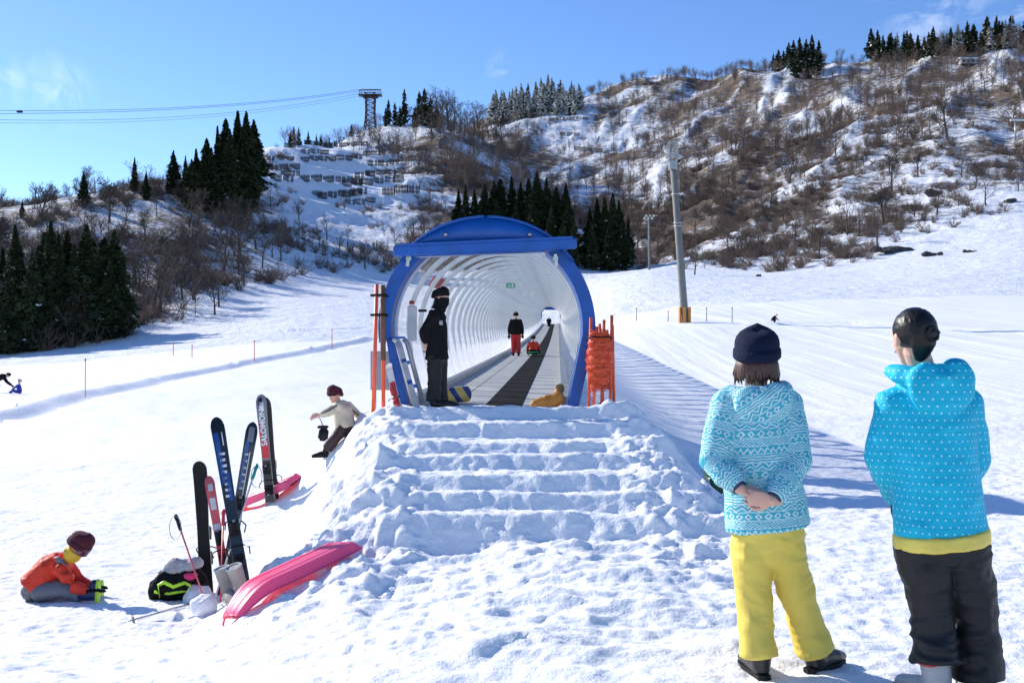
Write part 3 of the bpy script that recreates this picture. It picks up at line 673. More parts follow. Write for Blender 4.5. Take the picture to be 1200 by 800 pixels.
for k in range(30):
    a0 = r_.random()*6.28; za = z0+(z1-z0)*r_.random()*.6
    pts = [Vector((bx+math.cos(a0+j*.1)*(nr(min(za+j*.035, z1), a0)+.006), by+math.sin(a0+j*.1)*(nr(min(za+j*.035, z1), a0)+.006)*.9, za+j*.035)) for j in range(8)]
    mb.tube(pts, .004, 4)
for k in range(14):      # loose loops hanging below
    a0 = -1.57+(r_.random()-.5)*3; pts = [Vector((bx+math.cos(a0+j*.12)*.15, by+math.sin(a0+j*.12)*.14, z0+.03-.10*math.sin(j/6*math.pi)*r_.random()-.02)) for j in range(7)]
    mb.tube(pts, .004, 4)
mb.build('net_strand', M['net'], roll_o)
mb = MB(); zt = z1-.06; mb.tube([Vector((bx+math.cos(a)*.165, by+math.sin(a)*.15, zt+.006*math.sin(a*5))) for a in np.linspace(0, 6.28, 24)], .011, 6); mb.build('tie_cord', M['dark'], nt_)
# two marker poles left of the arch
def marker(px, pyt, pyb, Y, lean, label, portion=None):
    v = P(px, pyb, Y); gz = min(Hs(v.x, Y), v.z); tp = P(px+lean, pyt, Y)
    o = thing('marker_pole', (v.x, Y, gz), label, 'marker pole', None)
    mb = MB(); mb.tube([(v.x, Y, gz-.15), tp], .026, 10); mb.build('pole', M['orange'], o)
    if portion: mb = MB(); a = tp+(Vector(v)-tp).normalized()*portion; mb.tube([tp+Zv*.01, a], .036, 10); mb.build('brown_top', M['brown'], o)  # upper part of the pole drawn brown and slightly thicker
    return tp, v
tpa, va = marker(437.5, 483, 483, 13.3, 0, 'x') if False else (None, None)
marker(437, 333, 484, 13.3, 4.5, 'tall orange marker pole left of the blue arch, full orange to its top')
marker(449.5, 335, 482, 13.42, -1, 'orange marker pole with brown upper sleeve between the arch and the taller pole', 1.0)
for i, py in enumerate((346, 369)):
    a = P(438.5, py, 13.3); mb = MB(); mb.tube([a+Vector((-.04, -.04, 0)), a+Vector((.16, -.02, .005)), a+Vector((.18, .15, .0)), a+Vector((-.03, .06, 0)), a+Vector((-.045, -.03, 0))], (.016, .006), 6, Zv)
    tag(mb.build('strap', M['dark'], None, True, a), ['upper', 'lower'][i]+' black strap tying the two orange poles together', 'strap')
# grey board behind the poles
v = P(453, 457, 14.3); gz = min(Hs(v.x, 14.3), v.z)
o = thing('board_stand', (v.x, 14.3, gz), 'plain grey rectangular board standing behind the orange poles', 'board')
mb = MB(); mb.box((v.x, 14.3, v.z+.28), (.46, .04, .56), None, .006); mb.build('board', M['greyplate'], o, False)
for s in (-1, 1): mb = MB(); mb.tube([(v.x+s*.17, 14.34, gz-.1), (v.x+s*.17, 14.34, v.z+.1)], .018, 8); mb.build('leg', M['alu_grey'], o)
# ------------------------------------------------------------------ skis and other gear
def ski(base_pt, tip_pt, face, width, label, body_mat, stripes, name='ski', bind=None, group=None, camber=.0, bury=.12, cat='ski', bmat=None, kick=.06):
    b = Vector(base_pt); tpp = Vector(tip_pt); d = (tpp-b).normalized(); L = (tpp-b).length; f = Vector(face); f = (f-d*f.dot(d)).normalized(); s = d.cross(f)
    o = thing(name, b, label, cat, group)
    def ctr(t):
        k = max(0, (t-.86)/.14); return b+d*(L*t)-f*(kick*k**1.7)*1+f*camber*math.sin(t*math.pi)
    def wid(t): 
        w_ = width*(.80+.30*abs(t-.45)**1.3*1.6); 
        if t > .93: w_ *= math.sqrt(max(.02, 1-((t-.93)/.07)**2))
        return w_/2
    ts = [-bury/L+(1+bury/L)*k/40 for k in range(40)]+[.985, .995, 1.0]
    def shell(mb, sc_, z0, z1, t0=-9, t1=9):
        mb.rings([[ctr(t)-s*wid(t)*sc_+f*z0, ctr(t)+s*wid(t)*sc_+f*z0, ctr(t)+s*wid(t)*sc_+f*z1, ctr(t)-s*wid(t)*sc_+f*z1] for t in ts if t0 <= t <= t1])
    mb = MB(); shell(mb, 1, -.006, .006); mb.build('ski_body', body_mat, o, False)
    mb = MB(); shell(mb, 1.03, -.004, -.001); mb.build('steel_edge', M['steel'], o, False)
    for (t0, t1, x0, x1, mt) in stripes:
        mb = MB(); mb.rings([[ctr(t)+s*wid(t)*x0+f*.0055, ctr(t)+s*wid(t)*x1+f*.0055, ctr(t)+s*wid(t)*x1+f*.0085, ctr(t)+s*wid(t)*x0+f*.0085] for t in np.linspace(t0, t1, 12)])
        mb.build('printed_stripe', M[mt], o, False)
    if bind:
        RM = Matrix((s, d, f)).transposed(); w2 = width*.5; bmm = bmat or M['dark']
        for nm, t, q_ in (('toe_binding', bind+.10, 1), ('heel_binding', bind-.09, -1)):
            c = ctr(t); mb = MB()
            mb.box(c+f*.018, (w2*1.3, .13, .02), RM, .004); mb.box(c+f*.05+d*.01*q_, (w2*1.45, .10, .06), RM, .014)
            mb.box(c+f*.085+d*.02*q_, (w2*1.1, .07, .045), RM, .012); mb.box(c+f*.06-d*.045*q_, (w2*1.4, .03, .02), RM, .005)
            bo = mb.build(nm, bmm, o, False)
            mb = MB(); mb.box(c+f*.10+d*.03*q_, (w2*.45, .07, .012), RM, .003); mb.build('binding_lever', M['ski_grey'], bo, False)
        mb = MB(); 
        mb.tube([ctr(bind-.06)-s*(w2+.03)+f*.10, ctr(bind-.02)-s*(w2+.035)+f*.06, ctr(bind)-s*w2*.9+f*.02, ctr(bind)+s*w2*.9+f*.02, ctr(bind-.02)+s*(w2+.035)+f*.06, ctr(bind-.06)+s*(w2+.03)+f*.10], .006, 6)
        mb.build('ski_brake', M['dark'], o)
    return o, ctr, d, s, f
def text_on(o, txt, c, d, up, f, size, mat, name='lettering'):
    cu = bpy.data.curves.new('t', 'FONT'); cu.body = txt; cu.size = size; cu.align_x = 'CENTER'; cu.align_y = 'CENTER'; cu.extrude = .0006; cu.offset = size*.02
    to = bpy.data.objects.new('t', cu); C.objects.link(to); bpy.context.view_layer.update()
    me = bpy.data.meshes.new_from_object(to.evaluated_get(bpy.context.evaluated_depsgraph_get())); bpy.data.objects.remove(to)
    RM = Matrix((d, up, f)).transposed().to_4x4(); RM.translation = Vector(c)-ORG[o.name]; me.transform(RM); me.materials.clear(); me.materials.append(mat)
    link(name, me, o)
cam_dir = Vector((0, -1, 0))
def gp(px, py, ymin=3.5): return hit(px, py, ymin)
# anchor depth of the ski cluster
YB = 8.6
def G(px, Y): x = (px-CX)/F*Y; return Vector((x, Y, Hs(x, Y)))
b = G(286, 8.45); ski(b, P(253, 487, 8.75), (.35, -1, .1), .118, 'tall blue and black ski tilted left, front ski of the crossed pair', M['ski_black'],
    [(.60,.90,-.8,-.1,'ski_blue'),(.50,.66,.0,.7,'ski_blue')]+[(.52+.035*k,.535+.035*k,-.55+.1*(k%3),.35+.1*(k%2),'ski_white') for k in range(8)]+[(.82,.90,.35,.5,'ski_white')], bind=.24)
b = G(262, 8.70); o, ctr, d, s, f = ski(b, P(297, 494, 8.9), (.3, -1, .1), .105, 'slender grey-blue ski leaning right behind the tall blue ski', M['ski_black'],
    [(.60,.88,-.7,-.1,'ski_blue'),(.55,.82,.25,.4,'ski_white'),(.88,.97,-.5,.5,'ski_grey')]+[(.60+.04*k,.612+.04*k,-.5,.1,'ski_white') for k in range(6)], bind=.42)
b = hit(317, 591, 11); Yk = b.y; o, ctr, d, s, f = ski(b, P(305, 462, Yk), (.05, -1, .05), .145, 'front ski of the grey and red lettered pair standing before the far pink sledge', M['ski_grey'],
    [(.42,.58,-.8,.8,'ski_red'),(.60,.75,-.85,-.5,'ski_red'),(.02,.40,-.85,.85,'ski_black'),(.86,.93,-.4,.4,'ski_white'),(.90,.97,-.6,.2,'ski_black')], bind=.22)
text_on(o, 'SALOMON', ctr(.70)+f*.0095, d, d.cross(f)*-1, f, .105, M['white'])
b2 = G(322, Yk+.1); ski(b2, P(312, 465, Yk+.1), (.05, 1, .05), .13, 'rear ski of the lettered grey pair, pressed against its twin', M['ski_black'], [], bind=.24)
b = G(242, 8.95); ski(b, P(234, 540, 9.0), (.1, 1, 0), .135, 'plain black ski standing upright with its black base showing, left of the blue skis', M['dark'], [], bind=.35, kick=.02)
b = G(268, 8.6); ski(b, P(244, 556, 8.85), (.3, -1, .1), .085, 'short coral red and white child ski leaning between the black and blue skis', M['ski_pink'],
    [(.70,.80,-.6,.6,'ski_white'),(.86,.92,-.5,.5,'ski_white'),(.50,.58,-.8,.8,'ski_white'),(.30,.42,-.9,.9,'ski_red')], bind=.36)
# skis resting against the left foot of the arch
bb = at_t(Y0, Vector((-.92, -.55, -.02))); gz = Hs(bb.x, bb.y)
ski((bb.x, bb.y, gz), at_t(Y0, Vector((-1.20, -.30, .93))), (.3, -1, .1), .09, 'white and blue ski leaning on the left foot of the blue arch', M['knit_grey'], [(.34,.40,-.9,.9,'ski_blue'),(.66,.71,-.9,.9,'ski_blue')], bind=None)
ski((bb.x-.20, bb.y+.02, gz-.15), at_t(Y0, Vector((-1.34, -.30, .62))), (-.3, -1, .1), .10, 'short white ski with red binding by the left foot of the blue arch', M['ski_white'], [(.55,.65,-.9,.9,'ski_red')], bind=.38, bmat=M['boot_red'])
# poles
def skipole(tip, grip, label, shaft_m, grip_m, strap=True, basket=True, group=None):
    t = Vector(tip); g_ = Vector(grip); d = (g_-t).normalized(); o = thing('ski_pole', t, label, 'ski pole', group)
    mb = MB(); mb.tube([t, t+d*.06, g_-d*.12], [.003, .007, .008], 8); mb.build('shaft', shaft_m, o)
    mb = MB(); mb.tube([g_-d*.13, g_-d*.10, g_-d*.05, g_-d*.015, g_+d*.012], [.013, .016, .014, .019, .012], 10); gr = mb.build('grip', grip_m, o)
    if basket:
        u, v = frame_from(d, X); RM = Matrix((u, v, d)).transposed(); mb = MB(); mb.lathe(t+d*.06, [(.008, 0), (.035, .003), (.036, .007), (.01, .016)], RM, 16); mb.build('basket', M['ski_grey'], o)
    if strap:
        u, v = frame_from(d, X); pts = [g_+Vector((0, 0, 0))+Vector((math.sin(k/11*6.28)*.05, -.01, -.10*(1-math.cos(k/11*6.28)))) for k in range(12)]
        mb = MB(); mb.tube(pts, (.010, .002), 5, Yv); mb.build('wrist_strap', M['knit_grey'] if grip_m is M['dark'] else M['navy'], gr)
    return o
a = G(246, 8.3); skipole(a-Zv*.08, P(206, 604, 8.35), 'pale red ski pole with dark grip and grey strap leaning left over the black bag', M['ski_pink'], M['dark'])
a = G(240, 8.15); bpt = G(146, 7.75); skipole(bpt+Zv*.02, a+Zv*.09, 'grey ski pole lying on the snow pointing left', M['steel'], M['dark'], False)
a = G(247, 8.35); skipole(a-Zv*.05, P(301, 545, 8.9), 'thin white ski pole with teal green grip leaning right against the skis', M['ski_white'], M['teal'])
a = G(258, 8.3); skipole(a-Zv*.08, P(262, 598, 8.55), 'thin red ski pole standing low between the crossed skis', M['ski_red'], M['ski_red'], False, True)
# boots
def snowboot(px, Y, yaw, tilt, label):
    g0 = G(px, Y); RM = Matrix.Rotation(yaw, 3, 'Z') @ Matrix.Rotation(tilt, 3, 'Y')
    o = thing('snow_boot', g0, label, 'boot', 'pair of grey snow boots'); mb = MB()
    loc = lambda x, y, z: g0+RM@Vector((x, y, z))
    mb.tube([loc(0, 0, .04), loc(0, 0, .12), loc(0, .005, .20), loc(0, .01, .275)], [(.052, .062), (.05, .056), (.057, .062), (.062, .066)], 16, RM@X)
    mb.tube([loc(0, .03, .05), loc(0, -.06, .055), loc(0, -.14, .045), loc(0, -.19, .035)], [(.05, .045), (.05, .05), (.052, .04), (.04, .028)], 16, RM@X, ends=True)
    t = mb.remesh(.008, 3, .004, (20, 20, 20), 3); t.build_np('boot_upper', M['grey_boot'], o)
    mb = MB(); mb.rings([[loc(w_*x, y, z) for x, y in ((-.055,.07),(.055,.07),(.058,-.08),(.055,-.18),(.03,-.235),(-.03,-.235),(-.055,-.18),(-.058,-.08))] for z, w_ in ((0, .95), (.03, 1))]); mb.build('boot_sole', M['knit_grey'], o, False)
    mb = MB(); mb.lathe(loc(0, .01, .27), [(.062, 0), (.069, .006), (.066, .014), (.052, .012), (.050, -.02)], RM, 20); mb.build('boot_cuff', M['knit_grey'], o)
snowboot(270, 8.12, R(25), R(-14), 'left grey snow boot standing in front of the crossed skis'); snowboot(287, 8.02, R(48), R(-20), 'right grey snow boot standing in front of the crossed skis')
# snowball
def snowball(px, Y, r, label, up=.7, sy=1.0):
    g0 = G(px, Y); mb = MB(); c0 = g0+Zv*r*up; mb.ell(c0, (r*1.1, r, r*.9*sy), None, 24, 16); t = mb.remesh(r*.11, 1, r*.20, (1.1/r, 1.1/r, 1.1/r), px)
    o = thing('snowball', g0, label, 'snow lump'); t.build_np('lump', M['snow'], o)
snowball(239, 8.0, .095, 'round white snow lump left of the grey boots'); snowball(232, 8.62, .12, 'low snow heap under the lime-handled bag', .1)
# black bag with lime handles
g0 = G(207, 8.7); o = thing('sports_bag', g0, 'open black sports bag with lime green handles by the black ski', 'bag'); mb = MB()
yaw = Matrix.Rotation(R(12), 3, 'Z'); L_ = lambda x, y, z: g0+yaw@Vector((x, y, z))
mb.tube([L_(-.15, 0, .08), L_(-.11, 0, .12), L_(0, 0, .12), L_(.11, 0, .15), L_(.15, 0, .13)], [(.08, .08), (.13, .12), (.13, .12), (.14, .12), (.10, .09)], 18, Zv, ends=True)
t = mb.remesh(.011, 2, .035, (9, 9, 9), 8); t.build_np('bag_body', M['black_cloth'], o)
for dy, zz in ((-.14, 0), (.08, .04)):
    mb = MB(); mb.tube([L_(-.12, dy-.01, .06), L_(-.13, dy-.05, .17), L_(-.08, dy-.075, .20+zz), L_(.0, dy-.09, .16+zz), L_(.09, dy-.08, .19+zz), L_(.13, dy-.05, .16), L_(.12, dy-.02, .05)], (.016, .004), 6, Zv); mb.build('handle', M['lime'], o)
mb = MB(); mb.tube([L_(-.17, -.115, .10), L_(-.05, -.145, .085), L_(.16, -.125, .11)], (.012, .003), 6, Zv); mb.build('lime_piping', M['lime'], o)
c = g0+Vector((.05, -.02, .27)); o2 = thing('scarf', c, 'light grey knitted scarf heaped on the open bag', 'scarf'); mb = MB()
mb.tube([c+Vector((-.12, 0, -.02)), c+Vector((-.05, -.03, .03)), c+Vector((.05, 0, .02)), c+Vector((.13, .02, .05))], [.05, .065, .06, .045], 12, Zv, ends=True); mb.remesh(.010, 2, .018, (14, 14, 14), 4).build_np('knit', M['knit_grey'], o2)
c = g0+Vector((.14, -.09, .22)); o2 = thing('mitten', c, 'small bright pink mitten sticking out of the bag', 'mitten'); mb = MB()
mb.ell(c, (.06, .035, .035), None, 14, 8); mb.ell(c+Vector((.05, -.01, .02)), (.03, .016, .018), None, 10, 6); mb.remesh(.007, 2).build_np('palm', M['pink_soft'], o2)
# pink sledges: ribbed plastic tray lying bottom up / right way up
def sledge(c, d, up, L, W, Hh, label):
    d = Vector(d).normalized(); up = Vector(up); up = (up-d*up.dot(d)).normalized(); s = d.cross(up); c = Vector(c)
    o = thing('plastic_sledge', c, label, 'sledge'); mb = MB(); NT = 44
    def prof(t):
        w_ = W/2*(1-.42*max(0, (t-.55)/.45)**1.8)*(1-.10*max(0, (.1-t)/.1)); tipz = .10*max(0, (t-.72)/.28)**2
        return w_, tipz
    def row(t, off):
        w_, tz = prof(t); pts = []
        hh = Hh*(1-.55*max(0, (t-.7)/.3)**1.5)*min(1, .25+t/.05*.75); xs_ = [-1.12, -1.02, -.98, -.86, -.80, -.56, -.50, -.40, -.34, .34, .40, .50, .56, .80, .86, .98, 1.02, 1.12]
        zs_ = [0, 0, -.02, -.88, -.97, -1, -.91, -.91, -1, -1, -.91, -.91, -1, -.97, -.88, -.02, 0, 0]
        for a, z in zip(xs_, zs_): pts.append(c+d*(L*(t-.5))+s*(a*w_+0)+up*(-(z)*hh-tz+off*1.0))
        return pts
    ts = list(np.linspace(0, 1, NT)); A = [row(t, 0) for t in ts]; B = [row(t, -.006) for t in ts]
    rs = [a+b[::-1] for a, b in zip(A, B)]; mb.rings(rs); body = mb.build('sledge_shell', M['pink'], o)
    md = body.modifiers.new('b', 'BEVEL'); md.width = .004; md.segments = 2; md.limit_method = 'ANGLE'
    mb = MB(); w0, tz = prof(1.0); e = c+d*(L*.5)+up*(-tz); pts = [e-s*.09, e-s*.05+d*.05-up*.03, e+d*.07-up*.05, e+s*.05+d*.05-up*.03, e+s*.09]; mb.tube(pts, .008, 6); mb.build('tow_loop', M['pink_soft'], o)
    return o
a = P(287, 742, 7.25); b_ = P(392, 664, 7.9)
for q_ in (a, b_): q_.z = max(q_.z, Hs(q_.x, q_.y)+.05)
print('sledge', a, b_, P(277, 733, 7.2).z, P(385, 648, 7.95).z)
sledge((a+b_)/2+Zv*.075, a-b_, (-.50, -.40, .78), 1.16, .38, .075, 'bright pink plastic sledge lying bottom up in front of the snow steps')
a = hit(284, 596, 11); b_ = hit(340, 574, 11); b_ = b_+(b_-a).normalized()*.0; a.z = P(0, 590, a.y).z; b_.z = P(0, 566, b_.y).z; dl = (b_-a).normalized(); sledge((a+b_)/2+Zv*-.02, a-b_, (-.2, -.2, .9), 1.15, .40, .10, 'pink plastic sledge half hidden behind the standing skis')
# ------------------------------------------------------------------ posts, poles, slalom markers
def slalom(px, pyt, pyb, label, Y=None, r=.018, mat='ski_pink', wid=None):
    g0 = hit(px, pyb, 20) if Y is None else G(px, Y); h = (pyb-pyt)/F*g0.y; o = thing('slope_marker', g0, label, 'marker pole')
    r = max(r, .00045*g0.y); mb = MB(); mb.tube([g0-Zv*.2, g0+Zv*h], r, 6); mb.build('pole', M[mat], o)
    mb = MB(); mb.tube([g0+Zv*(h*.93), g0+Zv*(h*1.0)], r*1.5, 6); mb.build('cap', M['ski_red'], o)
slalom(100, 420, 465, 'thin red pole standing on the left snowfield beside the ditch')
slalom(298, 399, 423, 'thin pale red pole on the left slope above the ditch, right of centre field'); slalom(225, 404, 419, 'small pale pole far up the left slope, middle of three'); slalom(203, 402, 417, 'small pale pole far up the left slope, leftmost of three')
slalom(389, 386, 408, 'thin pale pole near the two orange poles on the left slope')
for k, (px, a, b) in enumerate([(746, 361, 376), (783, 364, 377), (828, 360, 377), (858, 360, 378)]): slalom(px, a, b, ['thin pale pole just left of the tall lamp pole', 'thin pale pole close against the tall lamp pole', 'thin pale pole just right of the tall lamp pole', 'thin pale pole above the navy hat'][k], None, .015, 'ski_grey')
def lamp_pole(bp, tp, r0, r1, label, arms, pad=None, cluster=False):
    bp = Vector(bp); tp = Vector(tp); d = (tp-bp).normalized(); o = thing('lamp_pole', bp, label, 'lamp pole'); mb = MB(); mb.tube([bp-d*1, bp, tp], [r0, r0, r1], 20); mb.build('pole', M['concrete'], o)
    Hh = (tp-bp).length
    for t in (.60, .62, .80): mb = MB(); q = bp+d*Hh*t; rr = r0+(r1-r0)*t; mb.tube([q-d*.04, q+d*.04], rr+.02, 18); mb.build('band', M['alu_grey'], o)
    if not cluster:
        mb = MB(); w_ = .52; h_ = 1.25; q = tp+Zv*.02
        for sx in (-1, 1):
            for sy in (-1, 1): mb.box(q+Vector((sx*w_/2, sy*w_/2, h_/2)), (.05, .05, h_))
        for z in (0, h_*.45, h_): 
            for sx in (-1, 1): mb.box(q+Vector((sx*w_/2, 0, z)), (.045, w_-.06, .05)); mb.box(q+Vector((0, sx*w_/2, z)), (w_-.06, .045, .05))
        for sy in (-1, 1):
            for a, b in (((-1, .0), (1, .5)), ((1, .0), (-1, .5)), ((-1, .5), (1, 1)), ((1, .5), (-1, 1))): mb.tube([q+Vector((a[0]*w_/2, sy*w_/2, a[1]*h_)), q+Vector((b[0]*w_/2, sy*w_/2, b[1]*h_))], .018, 5)
        fr = mb.build('lamp_frame', M['alu_grey'], o, False)
        for (dx, dy, dz) in ((-.38, -.2, .25), (.40, -.15, .3), (-.3, .25, .75), (.36, .2, .05)):
            mb = MB(); RM = Matrix.Rotation(R(25)*(1 if dx < 0 else -1), 3, 'Y'); cpt = q+Vector((dx, dy, dz)); mb.lathe(cpt, [(.06, .16), (.10, .10), (.20, -.08), (.21, -.10)], RM, 16); l_ = mb.build('floodlight', M['alu'] if dz > .2 else M['dark'], o)
            mb = MB(); mb.lathe(cpt, [(.19, -.105), (.19, -.112)], RM, 16); mb.build('lamp_glass', M['clear'], l_)
        mb = MB(); mb.box(q+Vector((0, 0, -.25)), (.5, .55, .5), None, .04); mb.build('junction_box', M['alu_grey'], o, False)
    else:
        mb = MB(); mb.box(tp, (2.4, .12, .12)); mb.box(tp+Vector((0, 0, -.55)), (2.0, .12, .10)); mb.build('crossbar', M['alu_grey'], o, False)
        for k in range(6):
            cpt = tp+Vector((-1.1+.44*k, -.25, .25 if k % 2 else -.35)); mb = MB(); mb.lathe(cpt, [(.08, .2), (.16, .1), (.27, -.12), (.28, -.15)], Matrix.Rotation(R(-40), 3, 'X'), 12); l_ = mb.build('floodlight', M['alu'], o)
            mb = MB(); mb.lathe(cpt, [(.25, -.155), (.25, -.165)], Matrix.Rotation(R(-40), 3, 'X'), 12); mb.build('lamp_glass', M['clear'], l_)
    if pad:
        mb = MB()
        for a0 in range(6):
            a = a0*math.pi/3+.3; mb.box(bp+d*.45+Vector((math.cos(a)*.36, math.sin(a)*.36, 0)), (.20, .09, 1.1), Matrix.Rotation(a+math.pi/2, 3, 'Z'), .01)
        mb.build('orange_padding', M['tarp_orange'], o, False)
g0 = hit(803, 378, 30); k_ = g0.y; tp = P(788.5, 190, k_); tp.y = k_
lamp_pole(g0, tp, .25, .21, 'tall grey concrete lamp pole with floodlight frame and orange padding at its foot', 1, True)
g0 = hit(761, 316, 120); lamp_pole(g0, Vector((g0.x-.1, g0.y, g0.z+62/F*g0.y)), .30, .24, 'smaller distant lamp pole with a bar of floodlights left of the tall one', 1, None, True)
# small signpost and small things on the upper piste
g0 = hit(826, 315, 100); o = thing('signpost', g0, 'small dark square sign on a post beside the little bare tree', 'sign'); s_ = g0.y/F
mb = MB(); mb.tube([g0-Zv*.3, g0+Zv*9*s_], .07, 6); mb.build('post', M['dark'], o); mb = MB(); mb.box(g0+Vector((0, -.1, 9*s_)), (5*s_, .06, 4*s_)); mb.build('board', M['alu_grey'], o, False)
g0 = hit(889, 324, 100); o = thing('snow_gun_cover', g0, 'small blue covered machine low on the upper snowfield', 'covered machine'); s_ = g0.y/F; mb = MB()
mb.box(g0+Zv*1.2*s_, (6*s_, 3*s_, 2.4*s_), Matrix.Rotation(.3, 3, 'Z'), .08); mb.build('cover', M['navy'], o); mb = MB(); mb.tube([g0+Vector((-1*s_, -1.6*s_, 1.6*s_)), g0+Vector((2*s_, -2.4*s_, 2.4*s_))], .3*s_, 8); mb.build('nozzle', M['alu_grey'], o)
# dark green post end behind the woman's elbow
g0 = G(830, 9.7); o = thing('green_crate', g0, 'dark green plastic crate edge peeking out left of the patterned jacket', 'crate'); mb = MB(); zc = P(0, 556, 9.7).z
mb.box((g0.x+.05, g0.y, (g0.z+zc)/2), (.13, .3, zc-g0.z), Matrix.Rotation(R(-6), 3, 'Y'), .02); mb.build('crate_body', M['dgreen'], o); mb = MB(); mb.box((g0.x+.05, g0.y, zc+.01), (.16, .33, .03), None, .008); mb.build('rim', M['dgreen'], o)
# ------------------------------------------------------------------ ropeway
g0 = hit(434, 146, 400); s_ = g0.y/F; o = thing('ropeway_tower', g0, 'reddish lattice ropeway tower with a wide platform on the ridge', 'ropeway tower')
hT = 41*s_; wb, wt = 5.2*s_, 4.6*s_; crn = [(-1, -1), (1, -1), (1, 1), (-1, 1)]
def cp(i, t): a = crn[i % 4]; w_ = wb+(wt-wb)*t; w_ *= (1.25-.5*math.sin(t*math.pi)*.5); return g0+Vector((a[0]*w_, a[1]*w_, t*hT))
for i in range(4): mb = MB(); mb.tube([cp(i, t) for t in (-.04, .25, .5, .75, 1)], .42, 6); mb.build('leg', M['rust'], o)
mb = MB(); n_ = 7
for i in range(4):
    for k in range(n_):
        a, b = k/n_, (k+1)/n_; mb.tube([cp(i, a), cp(i+1, b)], .2, 5); mb.tube([cp(i+1, a), cp(i, b)], .2, 5); mb.tube([cp(i, b), cp(i+1, b)], .18, 5)
mb.build('bracing', M['rust'], o)
pt = g0+Zv*(hT-1); mb = MB(); mb.box(pt, (27*s_, 9*s_, 1.3*s_)); mb.box(pt+Zv*-1.8*s_, (18*s_, 7*s_, 2*s_)); mb.build('platform', M['rust'], o, False)
mb = MB()
for k in range(9):
    xx = (-12.5+25*k/8)*s_; mb.box(pt+Vector((xx, -4*s_, 2.7*s_)), (.35*s_, .35*s_, 4.2*s_)); mb.box(pt+Vector((xx, 4*s_, 2.7*s_)), (.35*s_, .35*s_, 4.2*s_))
for sy in (-1, 1): mb.box(pt+Vector((0, sy*4*s_, 4.8*s_)), (26*s_, .5*s_, .5*s_)); mb.box(pt+Vector((0, sy*4.05*s_, 2.6*s_)), (25.4*s_, .3*s_, .3*s_))
mb.build('railing', M['rust'], o, False)
mb = MB(); mb.tube([pt+Vector((-13*s_, -3*s_, 6*s_)), pt+Vector((13*s_, -3*s_, 6*s_))], .6*s_, 8); mb.build('cable_saddle', M['alu_grey'], o)
cab_end = pt
def cable(pxs, label, Ya, Yb, r=.11):
    (x0, y0), (xm, ym), (x1, y1) = pxs; A = P(x1, y1, Yb); Mi = P(xm, ym, (Ya+Yb)/2); B = P(x0, y0, Ya)
    Mi = Vector(((A.x+B.x)/2, (A.y+B.y)/2, Mi.z)); pts = []
    for k in range(41):
        t = k/40; p = B*(1-t)+A*t; sag = (B.z+A.z)/2-Mi.z; p.z -= sag*4*t*(1-t); pts.append(p)
    mb = MB(); mb.tube(pts, r, 5, Zv); tag(mb.build('cable', M['dark'], None, True, B), label, 'cable'); return pts
Yt = cab_end.y
c1 = cable([(-120, 127), (140, 125.5), (424, 104.5)], 'uppermost ropeway cable crossing the blue sky', 420, Yt)
cable([(-120, 132), (140, 127.5), (424, 106.5)], 'second ropeway cable from the top, meeting the first at the tower', 430, Yt)
cable([(-120, 136), (140, 136.5), (424, 109)], 'third ropeway cable hanging below the upper two', 440, Yt, .09); cable([(-120, 140), (140, 139.5), (424, 112)], 'lowest faint ropeway cable over the left hill', 440, Yt, .07)
k0 = min(c1, key=lambda p: abs(CX+F*p.x/p.y-20)); s_ = k0.y/F; o = thing('gondola_car', k0-Zv*2*s_, 'small dark ropeway cabin hanging from the cables at the far left', 'gondola'); mb = MB(); cgo = k0-Zv*1.0*s_
mb.rings([[cgo+Vector((x*wx*s_, y*1.3*s_, z*s_)) for x, y in ((-1,-1),(1,-1),(1,1),(-1,1))] for z, wx in ((-1.3, 2.6), (-.9, 3.2), (.4, 3.3), (.9, 2.7))]); mb.build('cabin', M['dark'], o)
mb = MB(); mb.box(cgo+Vector((0, -1.35*s_, -.1*s_)), (5.6*s_, .1*s_, .7*s_)); mb.build('window', M['lens'], o, False); mb = MB(); mb.tube([cgo+Zv*.9*s_, k0+Zv*.3*s_], .22*s_, 6); mb.box(k0+Zv*.2*s_, (3*s_, .4*s_, .4*s_)); mb.build('hanger', M['dark'], o, False)
# ------------------------------------------------------------------ snow fences on the slopes
def fence_mesh(kind):
    mb = MB(); W = 1.0; r_ = random.Random(kind); n_ = 9
    for k in range(n_):
        if r_.random() < .06: continue
        x = -W/2+W*(k+.5)/n_; mb.box((x, 0, .40+.03*r_.random()), (W/n_*.66, .06, .82+.08*r_.random()), Matrix.Rotation(R(-14+3*r_.random()), 3, 'X'))
    slats = list(range(len(mb.V)))
    for z in (.2, .6): mb.box((0, .07, z), (W, .05, .06))
    return mesh_of('snow_fence', mb.V, mb.F, M['fence_wood'], False)
FM = [fence_mesh(i) for i in range(4)]
def frow(x0, y0, x1, y1, n_, wpx, hpx, grp, lab, Ymin=200, gap=.0):
    for k in range(n_):
        if random.random() < gap: continue
        t = (k+.5)/n_; g0 = hit(x0+(x1-x0)*t, y0+(y1-y0)*t+random.uniform(-.8, .8), Ymin); s_ = g0.y/F
        o = bpy.data.objects.new('snow_fence', random.choice(FM)); C.objects.link(o); o.location = g0-Zv*.2; o.scale = (wpx*s_*random.uniform(.9, 1.08), 3, hpx*s_*1.45); o.rotation_euler = (0, 0, random.uniform(-.25, .25)); tag(o, lab, 'snow fence', grp)
Ln = 'dark timber snow fence in the terraced rows on the left hillside'; Gn = 'snow fences on the left hillside'
